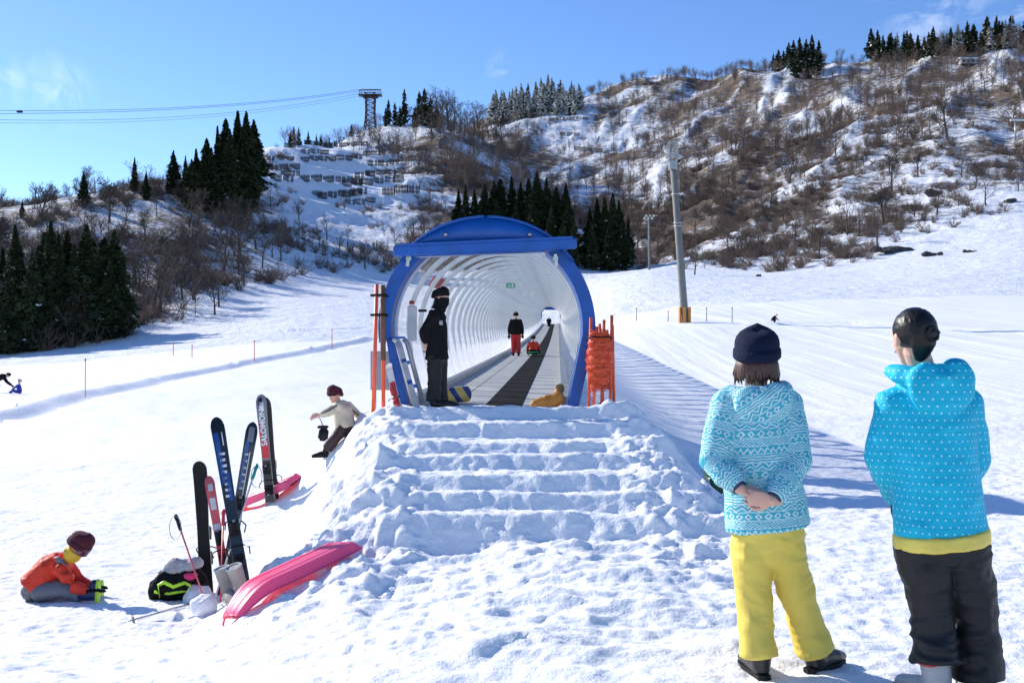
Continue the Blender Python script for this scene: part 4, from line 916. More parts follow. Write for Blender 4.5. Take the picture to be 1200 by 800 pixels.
for a in [(345,166,405,166,6,9,5),(333,172,350,173,2,9,5),(300,200,352,199,4,12,6),(352,181,386,181,3,11,5),(316,213,345,215,2,14,7),(350,213,420,215,5,13,7),(372,224,372,235,1,12,6),(372,234,430,227,5,12,7),(425,184,500,176,7,11,5),(430,196,468,193,3,12,6),(400,219,425,218,2,12,8),
          (412,217,450,216,3,13,7),(448,229,492,226,3,15,8),(452,215,472,214,2,13,7),(398,231,424,229,2,13,7),(415,209,440,207,2,12,6),(440,176,466,170,3,10,4),(380,174,432,170,5,10,4.5),(352,190,424,187,7,11,5.5),(428,206,476,203,4,12,6),(330,207,350,206,2,12,6),(404,241,440,238,3,12,6),(345,159,400,158,5,8,4),(466,190,500,187,3,11,5),(300,190,345,188,4,11,5)]:
    frow(*a, Gn, Ln)
for a in [(643,142,690,140,6,7,3.2),(655,158,680,160,3,7,3.2),(672,176,716,181,5,8,4),(720,147,735,146,2,6,3),(752,100,782,98,4,5,2.5)]:
    frow(*a, 'snow fences below the frosted ridge', 'small dark snow fence on the white slope below the frosted conifer row', 250)
# rocks
def rock(px, py, wpx, hpx, label, grp, seed, Ymin=100):
    g0 = hit(px, py, Ymin); s_ = g0.y/F; r_ = random.Random(seed); mb = MB()
    for k in range(7): mb.ell(g0+Vector(((r_.random()-.5)*wpx*s_*.8, (r_.random()-.3)*wpx*s_*.25, (r_.random()*.5)*hpx*s_)), (wpx*s_*(.12+.12*r_.random()), wpx*s_*.14, hpx*s_*(.3+.25*r_.random())), None, 10, 6)
    t = mb.remesh(max(.2, wpx*s_*.025), 1, wpx*s_*.03, (2.2/(wpx*s_)*5,)*3, seed); o_ = np.array(g0); me = mesh_of('rock_outcrop', t.V-o_, t.F, M['rock'], False); tag(link('rock_outcrop', me, None, g0), label, 'rock', grp)
rock(868, 300, 40, 12, 'pile of snow-capped dark boulders right of the small bare tree', None, 3); rock(1040, 297, 52, 9, 'long dark rock outcrop across the lower right slope', None, 5); rock(1000, 302, 30, 7, 'low dark rock patch left of the long outcrop', None, 6); rock(1092, 300, 24, 6, 'small dark rock patch right of the long outcrop', None, 7)
rock(1186, 237, 22, 5, 'small dark rock patch at the right edge of the slope', None, 8); rock(1100, 228, 30, 8, 'dark rock ledge under the large bare tree', None, 9); rock(1135, 296, 18, 4, 'tiny dark rock near the track', None, 10); rock(1030, 235, 34, 8, 'dark rocky ledge in the middle of the right slope', None, 12)
# snow shed near the ridge, lift post at right edge
g0 = hit(1136, 76, 400); s_ = g0.y/F; o = thing('hut', g0, 'snow-roofed hut below the right ridge', 'hut'); mb = MB(); mb.box(g0+Zv*2*s_, (22*s_, 8*s_, 5*s_)); mb.build('wall', M['greyplate'], o, False)
mb = MB(); mb.rings([[g0+Vector((x*s_, y*s_, z*s_)) for y, z in ((-5.5, 4.3), (0, 7.2), (5.5, 4.3), (5.5, 5.0), (0, 8.2), (-5.5, 5.0))] for x in (-13, 13)]); mb.build('roof', M['snow'], o, False)
mb = MB()
for k in range(4): mb.box(g0+Vector(((-8+5.3*k)*s_, -4.05*s_, 2.4*s_)), (2.4*s_, .1*s_, 1.8*s_))
mb.build('window', M['dark'], o, False)
g0 = hit(1190, 165, 200); s_ = g0.y/F; o = thing('lift_tower', g0, 'pale lift tower arm at the right edge of the mountain', 'lift tower'); mb = MB(); mb.tube([g0-Zv, g0+Zv*24*s_], .35, 8); mb.build('mast', M['alu_grey'], o); mb = MB(); mb.box(g0+Vector((2*s_, 0, 24*s_)), (16*s_, .8, 2*s_)); mb.build('crossarm', M['alu'], o, False)
# ------------------------------------------------------------------ people
def basis(fwd, up):
    u = Vector(up).normalized(); f = Vector(fwd); f = (f-u*f.dot(u)).normalized(); s = f.cross(u)   # s: the person's right
    return Matrix((s, f, u)).transposed()
def head_mb(mb, c, fwd, up, s=1.0):
    B = basis(fwd, up); L = lambda x, y, z: Vector(c)+B@Vector((x*s, y*s, z*s))
    mb.ell(L(0, -.012, .03), (.076*s, .094*s, .088*s), B, 22, 16)
    mb.tube([L(0, .03, .02), L(0, .035, -.04), L(0, .048, -.09)], [(.066*s, .060*s), (.058*s, .050*s), (.030*s, .026*s)], 16, B@X, ends=True)
    mb.tube([L(0, .083, .025), L(0, .104, -.018)], [(.008*s, .008*s), (.014*s, .013*s)], 8, B@X, ends=True)     # nose
    for q in (-1, 1):
        mb.ell(L(q*.079, -.005, -.005), (.010*s, .018*s, .031*s), B, 10, 8)                                        # ears
        mb.ell(L(q*.03, .078, .030), (.022*s, .012*s, .008*s), B, 8, 6)                                           # brow
    mb.ell(L(0, .088, -.055), (.024*s, .010*s, .011*s), B, 10, 6)
    return B, L
def face_parts(parent, c, fwd, up, s=1.0):
    B = basis(fwd, up); L = lambda x, y, z: Vector(c)+B@Vector((x*s, y*s, z*s))
    for q in (-1, 1):
        mb = MB(); mb.ell(L(q*.031, .074, .008), (.014*s, .010*s, .009*s), B, 12, 8); e = mb.build('eye', M['eye'], parent)
        mb = MB(); mb.ell(L(q*.031, .083, .008), (.006*s, .003*s, .006*s), B, 8, 6); mb.build('iris', M['dark'], e)
    mb = MB(); mb.tube([L(-.022, .092, -.055), L(0, .100, -.053), L(.022, .092, -.055)], .005*s, 6, ends=True); mb.build('mouth', M['lip'], parent)
def hand_mb(mb, w, d, nrm, s=1.0, curl=25, thumb=1, spread=.9, grip=0):
    d = Vector(d).normalized(); nrm = Vector(nrm); nrm = (nrm-d*nrm.dot(d)).normalized(); sd_ = d.cross(nrm)*thumb    # sd_: thumb side
    w = Vector(w); L = lambda a, b, c: w+d*a*s+sd_*b*s+nrm*c*s
    mb.tube([L(-.03, 0, 0), L(.015, 0, 0), L(.05, 0, 0), L(.085, 0, 0)], [(.024*s, .020*s), (.030*s, .018*s), (.040*s, .016*s), (.040*s, .013*s)], 14, sd_, ends=True)
    for k, (off, ln) in enumerate(((.031, .068), (.0105, .077), (-.0105, .071), (-.031, .055))):
        p = L(.088, off, 0); dr = d.copy(); pts = [L(.06, off*.9, 0), p]; ang = 0
        for j, fr_ in enumerate((.45, .32, .23)):
            ang += R(curl*(1.0 if j else .7)+grip); dr = (d*math.cos(ang)+nrm*math.sin(ang)+sd_*off*2.2*spread).normalized(); p = p+dr*ln*fr_*s; pts.append(p)
        mb.tube(pts, [.0092*s, .0092*s, .0086*s, .0080*s, .0068*s], 8, nrm, ends=True)
    t0 = L(.02, .028, .004); t1 = L(.045, .052, .012); t2 = L(.075, .060, .022); t3 = L(.096, .052, .030)
    mb.tube([L(.005, .015, 0), t0, t1, t2, t3], [.014*s, .014*s, .0115*s, .0105*s, .0085*s], 8, nrm, ends=True)
def beanie(parent, c, fwd, up, s, mat, ribs=True, z0=-.005, ht=.14, name='knit_hat', slouch=0):
    B = basis(fwd, up); mb = MB(); cc_ = Vector(c)+B@Vector((0, -.012*s, z0*s))
    prof = [(.100, .0), (.108, .010), (.109, .030), (.107, .050), (.100, .052), (.102, .065), (.101, .085), (.094, .108), (.079, .128), (.055, .142), (.028, .149), (.006, .151)]
    mb.rings([[cc_+B@Vector((r*.93*s*math.cos(a)*(1+(.014 if (j % 2) and ribs else 0)), r*1.10*s*math.sin(a)*(1+(.014 if (j % 2) and ribs else 0)), (z*ht/.15-.02*math.cos(a+1.57))*s)) for j, a in enumerate(np.linspace(0, 2*math.pi, 73)[:-1])] for r, z in prof])
    return mb.build(name, mat, parent)
def pat_coords(co, limbs):
    best = np.full(len(co), 1e9); out = np.zeros((len(co), 3))
    for pts, rad, off, ref in limbs:
        L0 = 0
        for a, b in zip(pts[:-1], pts[1:]):
            a = np.array(a); b = np.array(b); v = b-a; L = np.linalg.norm(v); dd = v/L; t = np.clip(((co-a)@dd)/L, 0, 1); q = a+np.outer(t, v); e = co-q; ds = np.linalg.norm(e, axis=1)/rad
            r = np.array(ref)-dd*np.dot(ref, dd); r /= np.linalg.norm(r); s2 = np.cross(dd, r); an = np.arctan2(e@s2, e@r)
            k = ds < best; best = np.where(k, ds, best)
            out[k, 0] = (an*rad*.9)[k]; out[k, 1] = (L0+t*L+off)[k]; L0 += L
    return out
def person(label, Y, J, cfg, scale=1.0, group=None):
    """J: joints (px, py, depth offset) read off the survey photo at distance Y; built in metres"""
    s = scale; j = {k: P(v[0], v[1], Y+v[2]) for k, v in J.items()}
    fwd = Vector(cfg.get('fwd', (0, 1, 0))); hf = Vector(cfg.get('look', fwd)); hup = Vector(cfg.get('hup', (j['head']-j['neck'])*.3+Zv*.15)); vox = cfg.get('vox', .012)
    bx_ = (j['anL']+j['anR'])/2; base_ = Vector((bx_.x, bx_.y, Hs(bx_.x, bx_.y) if 'bz' not in cfg else cfg['bz']))
    o = thing('person', base_, label, 'person', group)
    # which way each part faces
    up_t = (j['chest']-j['pelvis']).normalized(); right = fwd.cross(up_t).normalized(); depth = up_t.cross(right)*-1
    tw = cfg.get('tw', 1.0)
    # body
    mb = MB(); head_mb(mb, j['head'], hf, hup, s*cfg.get('hs', 1.0))
    hb = basis(hf, hup); mb.tube([j['neck']-up_t*.06*s, j['neck'], j['head']+hb@Vector((0, -.02*s, -.05*s))], [.062*s, .052*s, .052*s], 12, right, ends=True)
    mb.tube([j['pelvis'], (j['pelvis']+j['chest'])/2, j['chest'], j['neck']-up_t*.05*s], [(.13*s, .09*s), (.115*s, .085*s), (.14*s, .085*s), (.07*s, .06*s)], 14, right, ends=True)
    for q in 'LR':
        mb.tube([j['sh'+q], (j['sh'+q]+j['el'+q])/2, j['el'+q], j['ha'+q]], [.046*s, .043*s, .036*s, .026*s], 10, depth, ends=True)
        mb.tube([j['chest'], j['sh'+q]], [.06*s, .045*s], 10, up_t, ends=True)
        mb.tube([j['hip'+q], (j['hip'+q]+j['kn'+q])/2, j['kn'+q], (j['kn'+q]*.6+j['an'+q]*.4), j['an'+q]], [.080*s, .070*s, .052*s, .050*s, .036*s], 10, right, ends=True)
    gl = cfg.get('glove'); hv = cfg.get('hvox')
    def hand(m_, q):
        hd = Vector(cfg.get('hd'+q, j['ha'+q]-j['el'+q])); hn = Vector(cfg.get('hn'+q, -fwd)); hand_mb(m_, j['ha'+q], hd, hn, s*cfg.get('hsz', 1.0)*(1.12 if gl else 1.0), cfg.get('curl', 28), (1 if q == 'R' else -1)*cfg.get('th'+q, 1))
    if not gl:
        for q in 'LR': hand(mb, q)
    t = mb.remesh(hv or vox*.8, cfg.get('hsm', 2), 0); body = t.build_np('body', M['skin'], o)
    if gl:
        for q in 'LR': mb = MB(); hand(mb, q); (mb.remesh(cfg.get('gvox', .009*s), 1).build_np('glove', gl, o) if vox < .02 else mb.build('glove', gl, o))
    if cfg.get('face', True): face_parts(body, j['head'], hf, hup, s*cfg.get('hs', 1.0))
    # trousers
    tm = cfg['trousers']; lw = cfg.get('lw', 1.0)*s
    mb = MB(); mb.tube([j['pelvis']-up_t*.03*s, j['pelvis']+up_t*.14*s], [(.165*s*tw, .125*s), (.16*s*tw, .115*s)], 18, right, ends=True)
    for q in 'LR':
        h_, k_, a_ = j['hip'+q], j['kn'+q], j['an'+q]
        mb.tube([h_+(h_-k_).normalized()*.02, h_*.6+k_*.4, k_, k_*.5+a_*.5, a_+(k_-a_).normalized()*.02*s], [(.108*lw, .118*lw), (.102*lw, .108*lw), (.088*lw, .092*lw), (.088*lw, .094*lw), (.092*lw*cfg.get('cuff', 1), .102*lw*cfg.get('cuff', 1))], 18, right)
    if 'crotch' in cfg: pass
    mb.remesh(vox, cfg.get('sm', 5), cfg.get('pw', .010)*s, (6/s, 6/s, 13/s), 4).build_np('trousers', tm, o)
    # jacket
    jm = cfg['jacket']; aw = cfg.get('aw', 1.0)*s; mb = MB()
    hem = j.get('hem', j['pelvis']); cb = cfg.get('jw', 1.0)*s; jd = cfg.get('jd', 1.0)*s
    wst = hem*.5+j['chest']*.5
    mb.tube([hem, hem*.75+wst*.25, wst, j['chest'], j['chest']*.45+j['neck']*.55, j['neck']-up_t*.005*s], [(.205*cb, .150*jd), (.200*cb, .150*jd), (.190*cb, .145*jd), (.195*cb, .14*jd), (.150*cb, .11*jd), (.085*s, .085*s)], 28, right)
    for q in 'LR':
        a, b, c = j['sh'+q], j['el'+q], j['ha'+q]; e = c+(b-c).normalized()*.015*s
        mb.tube([j['chest']*.35+a*.65+up_t*.0, a, a*.5+b*.5, b, b*.45+e*.55, e], [(.085*aw, .085*aw), (.082*aw, .082*aw), (.074*aw, .078*aw), (.070*aw, .074*aw), (.062*aw, .064*aw), (.046*aw, .048*aw)], 18, depth, ends=False)
        mb.ell(a, (.080*aw, .080*aw, .080*aw), None, 14, 10)
    if cfg.get('hood'):
        hz = cfg['hood']*s; nk = j['neck']; back = -fwd.normalized()
        arc = [nk+right*(math.cos(t_)*.11*hz)+back*(math.sin(t_)*.105*hz+.0)+up_t*(.015-.035*math.sin(t_))*hz for t_ in np.linspace(-.25, math.pi+.25, 11)]
        arc = [a_-up_t*.02*hz for a_ in arc[1:-1]]; mb.tube(arc, [(.028*hz, .038*hz)]+[(.034*hz, (.042+.02*math.sin(t_))*hz) for t_ in np.linspace(.1, 3.0, 7)]+[(.028*hz, .038*hz)], 14, up_t, ends=True)
        q0 = nk+back*.10*hz; [mb.ell(q0+back*.018*hz+right*(.05*k_)*hz-up_t*(.085-.02*abs(k_))*hz, (.070*hz, .036*hz, (.095-.012*abs(k_))*hz), basis(fwd, up_t), 18, 12) for k_ in (-1, 0, 1)]
    t = mb.remesh(vox, cfg.get('smj', 9 if vox < .009 else 3), cfg.get('wj', .009)*s, (7/s, 7/s, 11/s), 9)
    pat = None
    if cfg.get('pat') == 2: pat = np.stack([t.co[:, 0]-j['chest'].x+np.tanh((t.co[:, 0]-j['chest'].x)*12)*(t.co[:, 1]-j['chest'].y+.15)*.85, t.co[:, 2], t.co[:, 2]*0], 1)
    if cfg.get('pat') == 1:
        limbs = [([j['sh'+q], j['el'+q], j['ha'+q]], .075, {'L': .31, 'R': .77}[q], tuple(depth)) for q in 'LR']+[([hem-up_t*.02, j['neck']+up_t*.1], .17, 0, tuple(depth))]
        pat = pat_coords(t.co, limbs)
        if cfg.get('hood'):
            hc = np.array(j['neck']-fwd.normalized()*.115*cfg['hood']*s-up_t*.06*s); k = (np.linalg.norm((t.co-hc)*np.array([1, .8, 1.1]), axis=1) < .135*cfg['hood']*s) & (t.co[:, 2] > j['neck'].z-.16)
            d_ = t.co-hc; pat[k, 0] = (d_[k, 0]*.8+d_[k, 2]*.6); pat[k, 1] = (-d_[k, 0]*.6+d_[k, 2]*.8)+3.3
    jk = t.build_np('jacket', jm, o, pat)
    return o, body, j, dict(fwd=fwd, right=right, up=up_t, hf=hf, hup=hup, s=s)
# --- woman in the patterned jacket
g0 = Hs((925-600)/F*4.6, 4.6)
J = dict(head=(887, 421, .02), neck=(886, 453, .02), chest=(886, 500, 0), pelvis=(900, 622, .0), hem=(900, 618, .0),
 shL=(852, 474, 0), elL=(836, 541, -.07), haL=(868, 573, -.175), shR=(921, 474, 0), elR=(934, 540, -.08), haR=(905, 586, -.215),
 hipL=(881, 640, 0), knL=(884, 705, .01), anL=(890, 773, -.02), hipR=(918, 640, 0), knR=(937, 705, .02), anR=(957, 768, .02))
o, body, j, f_ = person('woman seen from behind in turquoise patterned jacket and yellow trousers, hands clasped behind', 4.6, J,
 dict(jacket=M['nordic'], trousers=M['yellow_pants'], pat=1, hood=1.08, look=(.25, 1, .02), fwd=(.06, 1, 0), hdL=(1, -.1, -.25), hnL=(0, .6, -.8), hdR=(-1, .0, .12), hnR=(0, 1, .15), thL=-1, thR=1, curl=44, hsz=.90, vox=.0085, hvox=.0036, hsm=0, jw=.93, jd=1.0, aw=.95, lw=.87, cuff=1.06, tw=.98, hs=1.0, wj=.007, pw=.011, bz=g0))
tag(o, 'woman from behind in turquoise patterned jacket, navy hat and yellow trousers, hands clasped')
beanie(o, j['head'], f_['hf'], f_['hup'], 1.07, M['navy_knit'], True, .002, .135)
mb = MB(); B = basis(f_['hf'], f_['hup'])
for k in range(46):
    a = math.pi*(.98+1.04*k/45)+.0; r_ = random.Random(k); x0 = math.cos(a)*.083; y0 = math.sin(a)*.092
    mb.tube([j['head']+B@Vector((x0*.95, y0*.95-.01, .02)), j['head']+B@Vector((x0*1.08, y0*1.06-.012, -.03)), j['head']+B@Vector((x0*(1.10+.14*r_.random()), y0*(1.06+.1*r_.random())-.01, -.065-.02*r_.random())), j['head']+B@Vector((x0*(.92+.35*r_.random()), y0*(.9+.3*r_.random()), -.088-.035*r_.random()))], [.010, .011, .009, .002], 6)
mb.build('hair', M['hair_brown'], body)
def shoe(parent, heel, d, s, mat, sole, name='boot', high=.08):
    d = Vector(d); d.z = 0; d.normalize(); r_ = d.cross(Zv); L = lambda a, b, c: Vector(heel)+d*a*s+r_*b*s+Zv*c*s
    mb = MB(); mb.tube([L(.03, 0, .045), L(.12, 0, .05), L(.2, 0, .042), L(.25, 0, .034)], [(.042*s, .04*s), (.043*s, .045*s), (.046*s, .034*s), (.036*s, .024*s)], 14, r_, ends=True)
    mb.tube([L(.04, 0, .06), L(.035, 0, .06+high)], [(.046*s, .05*s), (.05*s, .056*s)], 14, r_, ends=True)
    b_ = mb.remesh(.008*max(1, s), 2, .002).build_np(name, mat, parent)
    mb = MB(); mb.rings([[L(a, b*w_, z) for a, b in ((-.01,-.03),(-.02,0),(-.01,.03),(.08,.036),(.18,.047),(.25,.036),(.275,0),(.25,-.036),(.18,-.047),(.08,-.036))] for z, w_ in ((0, .97), (.022, 1))]); mb.build('sole', sole, b_, False)
for q in 'LR':
    dd = (j['ha'+q]-j['el'+q]).normalized(); mb = MB(); mb.tube([j['ha'+q]-dd*.05, j['ha'+q]-dd*.004], [.040, .036], 14); mb.build('cuff', M['navy'], o)
for q, dd in (('L', (-.12, 1, 0)), ('R', (.75, .65, 0))):
    a = j['an'+q]; d = Vector(dd).normalized(); h_ = Vector((a.x, a.y, g0+.005))-d*.055; h_.z = Hs(h_.x, h_.y)+.0; shoe(o, h_, d, 1.0, M['black_leather'], M['dark'])
# --- woman in the dotted jacket
g0 = Hs((1110-600)/F*4.2, 4.2)
J = dict(head=(1069, 396, .02), neck=(1080, 429, .02), chest=(1090, 492, 0), pelvis=(1104, 622, 0), hem=(1102, 624, 0),
 shL=(1047, 474, .0), elL=(1033, 535, .03), haL=(1050, 585, .22), shR=(1131, 474, .02), elR=(1140, 540, .08), haR=(1120, 580, .26),
 hipL=(1080, 642, 0), knL=(1091, 715, .02), anL=(1098, 780, -.02), hipR=(1127, 642, 0), knR=(1143, 720, .02), anR=(1148, 800, .0))
o, body, j, f_ = person('x', 4.2, J, dict(jacket=M['dots'], trousers=M['black_pants'], pat=2, hood=1.22, look=(-.22, 1, -.05), fwd=(-.10, 1, 0), glove=M['black_cloth'], vox=.0085, hvox=.007, jw=.93, jd=1.05, aw=.95, lw=.98, tw=1.0, wj=.006, pw=.013, bz=g0, cuff=1.12, hs=1.0, gvox=.006))
tag(o, 'woman from behind in plain cyan dotted jacket with yellow hem band and black trousers')
hem = j['hem']; mb = MB(); u = f_['up']; rr = []
for z, k in ((-.050, 1.0), (-.048, 1.03), (.006, 1.03), (.01, .99)):
    rr.append([hem+u*z+f_['right']*math.cos(a)*.203*.93*k*1.0+f_['fwd']*math.sin(a)*.165*1.0*k for a in np.linspace(0, 2*math.pi, 41)[:-1]])
t = MB(); t.rings(rr); t.remesh(.009, 2, .006, (7, 7, 11), 9).build_np('hem_band', M['yellow_trim'], o)
B = basis(f_['hf'], f_['hup']); mb = MB(); H_ = lambda x, y, z: j['head']+B@Vector((x, y, z))
mb.ell(H_(0, -.022, .036), (.084, .098, .092), B, 30, 20); mb.tube([H_(0, -.07, .02), H_(0, -.075, -.03), H_(0, -.055, -.075)], [(.068, .05), (.055, .035), (.035, .02)], 20, B@X, ends=True)
hm = mb.remesh(.006, 2, .0022, (60, 10, 40), 3).build_np('hair', M['hair_black'], body)
mb = MB(); mb.ell(H_(.012, -.108, .012), (.036, .024, .030), B, 18, 12); 
for k in range(26):
    a = k*.6; mb.tube([H_(.012+.03*math.cos(a)*math.sin(k), -.108-.018*abs(math.sin(k)), .012+.03*math.sin(a)), H_(.012+.026*math.cos(a+1), -.124, .012+.028*math.sin(a+1))], .006, 5, ends=True)
mb.build('hair_bun', M['hair_black'], hm)
mb = MB(); mb.tube([H_(.012+.02*math.cos(a), -.108-.006*math.sin(a*2), .012+.032*math.sin(a)) for a in np.linspace(0, 6.28, 16)], .004, 6); mb.build('hair_tie', M['dark'], hm)
def skiboot(parent, a, d, gz, shellm, trim):
    d = Vector(d); d.z = 0; d.normalize(); r_ = d.cross(Zv); hz_ = Vector((a.x, a.y, gz))-d*.055; L = lambda x, b, c: hz_+d*x+r_*b+Zv*c
    mb = MB(); mb.tube([L(.0, 0, .06), L(.10, 0, .065), L(.2, 0, .055), L(.28, 0, .045)], [(.05, .055), (.052, .06), (.05, .045), (.042, .035)], 16, r_, ends=True); mb.tube([L(.05, 0, .08), L(.06, 0, .15), L(.075, 0, .21)], [(.055, .062), (.056, .066), (.058, .068)], 16, r_, ends=False)
    b_ = mb.remesh(.008, 2, .001).build_np('ski_boot', shellm, parent)
    mb = MB(); mb.rings([[L(x, y, z) for x, y in ((-.06,-.035),(-.06,.035),(.1,.04),(.3,.04),(.33,.02),(.33,-.02),(.3,-.04),(.1,-.04))] for z in (0, .03)]); mb.build('boot_sole', M['dark'], b_, False)
    for k, (x, z) in enumerate(((.20, .085), (.15, .12))):
        mb = MB(); mb.box(L(x, .058, z), (.02, .07, .016), Matrix.Rotation(.0, 3, 'Z'), .003); mb.build('buckle', trim, b_, False)
    mb = MB(); mb.tube([L(.075+.064*math.cos(t_), .07*math.sin(t_), .195) for t_ in np.linspace(0, 6.28, 20)], (.012, .004), 6, Zv); mb.build('power_strap', M['boot_red'], b_)
for q, dd in (('L', (-.25, 1, 0)), ('R', (.2, 1, 0))): a = j['an'+q]; skiboot(o, a, dd, Hs(a.x, a.y)-.01, M['boot_grey'], M['boot_red'] if q == 'L' else M['dark'])
# --- attendant in black at the entrance
Yq = 13.75; gz = tun_z(Yq); pyg = HY-(gz-CZ)*F/Yq
J = dict(head=(517, 348, 0), neck=(514, 364, 0), chest=(511, 383, 0), pelvis=(512, 412, 0), hem=(512, 421, 0), shL=(516, 372, .18), elL=(505, 392, .20), haL=(503, 402, .0), shR=(508, 372, -.18), elR=(497, 390, -.20), haR=(500, 402, -.12),
 hipL=(515, 418, .10), knL=(516, 446, .12), anL=(517, 472, .14), hipR=(510, 418, -.09), knR=(509, 446, -.10), anR=(508, 472, -.12))
o, body, j, f_ = person('attendant all in black with a face warmer standing at the left of the tunnel entrance', Yq, J, dict(jacket=M['black_cloth'], trousers=M['black_pants'], fwd=(1, -.12, 0), look=(1, -.25, -.12), glove=None, hdL=(-.2, -.9, -.3), hdR=(-.1, .5, -.8), hnR=(-1, 0, 0), vox=.014, hvox=.009, hood=.8, jw=.95, jd=1.0, lw=.95, bz=gz), 1.04)
beanie(o, j['head'], f_['hf'], f_['hup'], 1.08, M['black_cloth'], False, .0, .12)
B = basis(f_['hf'], f_['hup']); mb = MB(); Hh = lambda x, y, z: j['head']+B@Vector((x, y, z)); mb.tube([Hh(0, .012, -.01), Hh(0, .012, -.07), Hh(0, -.02, -.14), Hh(0, -.03, -.18)], [(.088, .108), (.086, .105), (.088, .095), (.11, .11)], 24, B@X); mb.remesh(.01, 2, .004).build_np('face_warmer', M['black_cloth'], o)
mb = MB(); mb.box(j['chest']+Vector((.08, -.165, .05)), (.05, .012, .06), None, .004); mb.build('chest_badge', M['knit_grey'], o, False)
for q in 'LR': a = j['an'+q]; shoe(o, Vector((a.x-.04, a.y, gz)), (1, -.1, 0), 1.08, M['black_leather'], M['dark'])
# --- walker with red trousers in the tunnel
Yq = 38; gz = tun_z(Yq); pyg = HY-(gz-CZ)*F/Yq; K = F/Yq; cx_ = 604.5
z_ = lambda h: pyg-h*K
J = dict(head=(cx_, z_(1.54), 0), neck=(cx_, z_(1.40), 0), chest=(cx_, z_(1.22), 0), pelvis=(cx_, z_(.86), 0), hem=(cx_, z_(.80), 0), shL=(cx_-5.2, z_(1.33), 0), elL=(cx_-7.5, z_(1.05), -.02), haL=(cx_-8, z_(.80), .05), shR=(cx_+5.2, z_(1.33), 0), elR=(cx_+7.5, z_(1.05), -.02), haR=(cx_+8, z_(.80), .05),
 hipL=(cx_-2.8, z_(.80), 0), knL=(cx_-3, z_(.45), .06), anL=(cx_-3, z_(.08), 0), hipR=(cx_+2.8, z_(.80), 0), knR=(cx_+3, z_(.45), .02), anR=(cx_+3.2, z_(.08), -.1))
o, body, j, f_ = person('person in black jacket and red trousers walking up inside the tunnel', Yq, J, dict(jacket=M['black_cloth'], trousers=M['red'], fwd=(.02, 1, 0), look=(.1, 1, 0), glove=M['dark'], vox=.02, hvox=.016, aw=.9, face=False, bz=gz), .97)
beanie(o, j['head'], f_['hf'], f_['hup'], 1.08, M['black_cloth'], False, -.01, .12)
for q in 'LR': a = j['an'+q]; shoe(o, Vector((a.x, a.y-.05, gz)), (0, 1, 0), 1.0, M['dark'], M['dark'])
# --- child on a sledge on the belt
Yq = 37.5; gz = tun_z(Yq)+.012; K = F/Yq; cx_ = 625; pyg = HY-(gz-CZ)*F/Yq
so_ = P(cx_, pyg, Yq); o2 = thing('small_sledge', so_, 'small black and green sledge carrying the child on the belt', 'sledge'); mb = MB()
mb.rings([[so_+Vector((x, y, z)) for x, z in ((-.24*w_, .06+e), (-.27*w_, .16+e), (-.22*w_, .15+e), (-.2*w_, .09+e), (.2*w_, .09+e), (.22*w_, .15+e), (.27*w_, .16+e), (.24*w_, .06+e))] for y, w_, e in ((-.45, .9, 0), (-.3, 1, -.0), (.35, 1, 0), (.5, .8, .12))]); mb.build('tray', M['dark'], o2)
for sx in (-1, 1): mb = MB(); mb.tube([so_+Vector((sx*.2, -.45, .03)), so_+Vector((sx*.2, .4, .03)), so_+Vector((sx*.2, .5, .15))], .03, 8); mb.build('runner', M['lime'], o2)
mb = MB(); mb.tube([so_+Vector((-.2, -.47, .12)), so_+Vector((.2, -.47, .12))], .022, 8); mb.build('rear_bar', M['green_sign'], o2)
z_ = lambda h: pyg-h*K
J = dict(head=(cx_, z_(.66), .02), neck=(cx_, z_(.53), 0), chest=(cx_, z_(.42), -.02), pelvis=(cx_, z_(.20), -.1), hem=(cx_, z_(.20), -.1), shL=(cx_-4, z_(.48), 0), elL=(cx_-6.5, z_(.34), .05), haL=(cx_-7, z_(.2), .15), shR=(cx_+4, z_(.48), 0), elR=(cx_+6.5, z_(.34), .05), haR=(cx_+7, z_(.2), .15),
 hipL=(cx_-3, z_(.2), 0), knL=(cx_-3.5, z_(.32), .3), anL=(cx_-3.2, z_(.17), .5), hipR=(cx_+3, z_(.2), 0), knR=(cx_+3.5, z_(.32), .3), anR=(cx_+3.2, z_(.17), .5))
o, body, j, f_ = person('child in a red jacket sitting on a sledge on the black belt in the tunnel', Yq, J, dict(jacket=M['red_jacket'], trousers=M['black_cloth'], fwd=(0, 1, 0), glove=M['dark'], vox=.02, hvox=.016, face=False, bz=gz+.1, hs=1.2, jw=1.15), .72)
beanie(o, j['head'], f_['hf'], f_['hup'], .92, M['black_cloth'], False, -.01, .12)
# --- person near the tunnel's far end
Yq = 118; gz = tun_z(Yq)+.01; K = F/Yq; cx_ = 643.3; pyg = HY-(gz-CZ)*F/Yq; z_ = lambda h: pyg-h*K*.72
J = dict(head=(cx_, z_(1.5), 0), neck=(cx_, z_(1.36), 0), chest=(cx_, z_(1.2), 0), pelvis=(cx_, z_(.84), 0), shL=(cx_-1.7, z_(1.3), 0), elL=(cx_-2.4, z_(1.03), 0), haL=(cx_-2.4, z_(.8), .05), shR=(cx_+1.7, z_(1.3), 0), elR=(cx_+2.4, z_(1.03), 0), haR=(cx_+2.4, z_(.8), .05), hipL=(cx_-.9, z_(.8), 0), knL=(cx_-.9, z_(.45), .05), anL=(cx_-.9, z_(.06), 0), hipR=(cx_+.9, z_(.8), 0), knR=(cx_+.9, z_(.45), .05), anR=(cx_+.9, z_(.06), 0))
o, body, j, f_ = person('dark distant figure near the bright far end of the tunnel', Yq, J, dict(jacket=M['black_cloth'], trousers=M['black_cloth'], fwd=(0, 1, 0), glove=M['dark'], vox=.035, hvox=.03, face=False, bz=gz), .95)
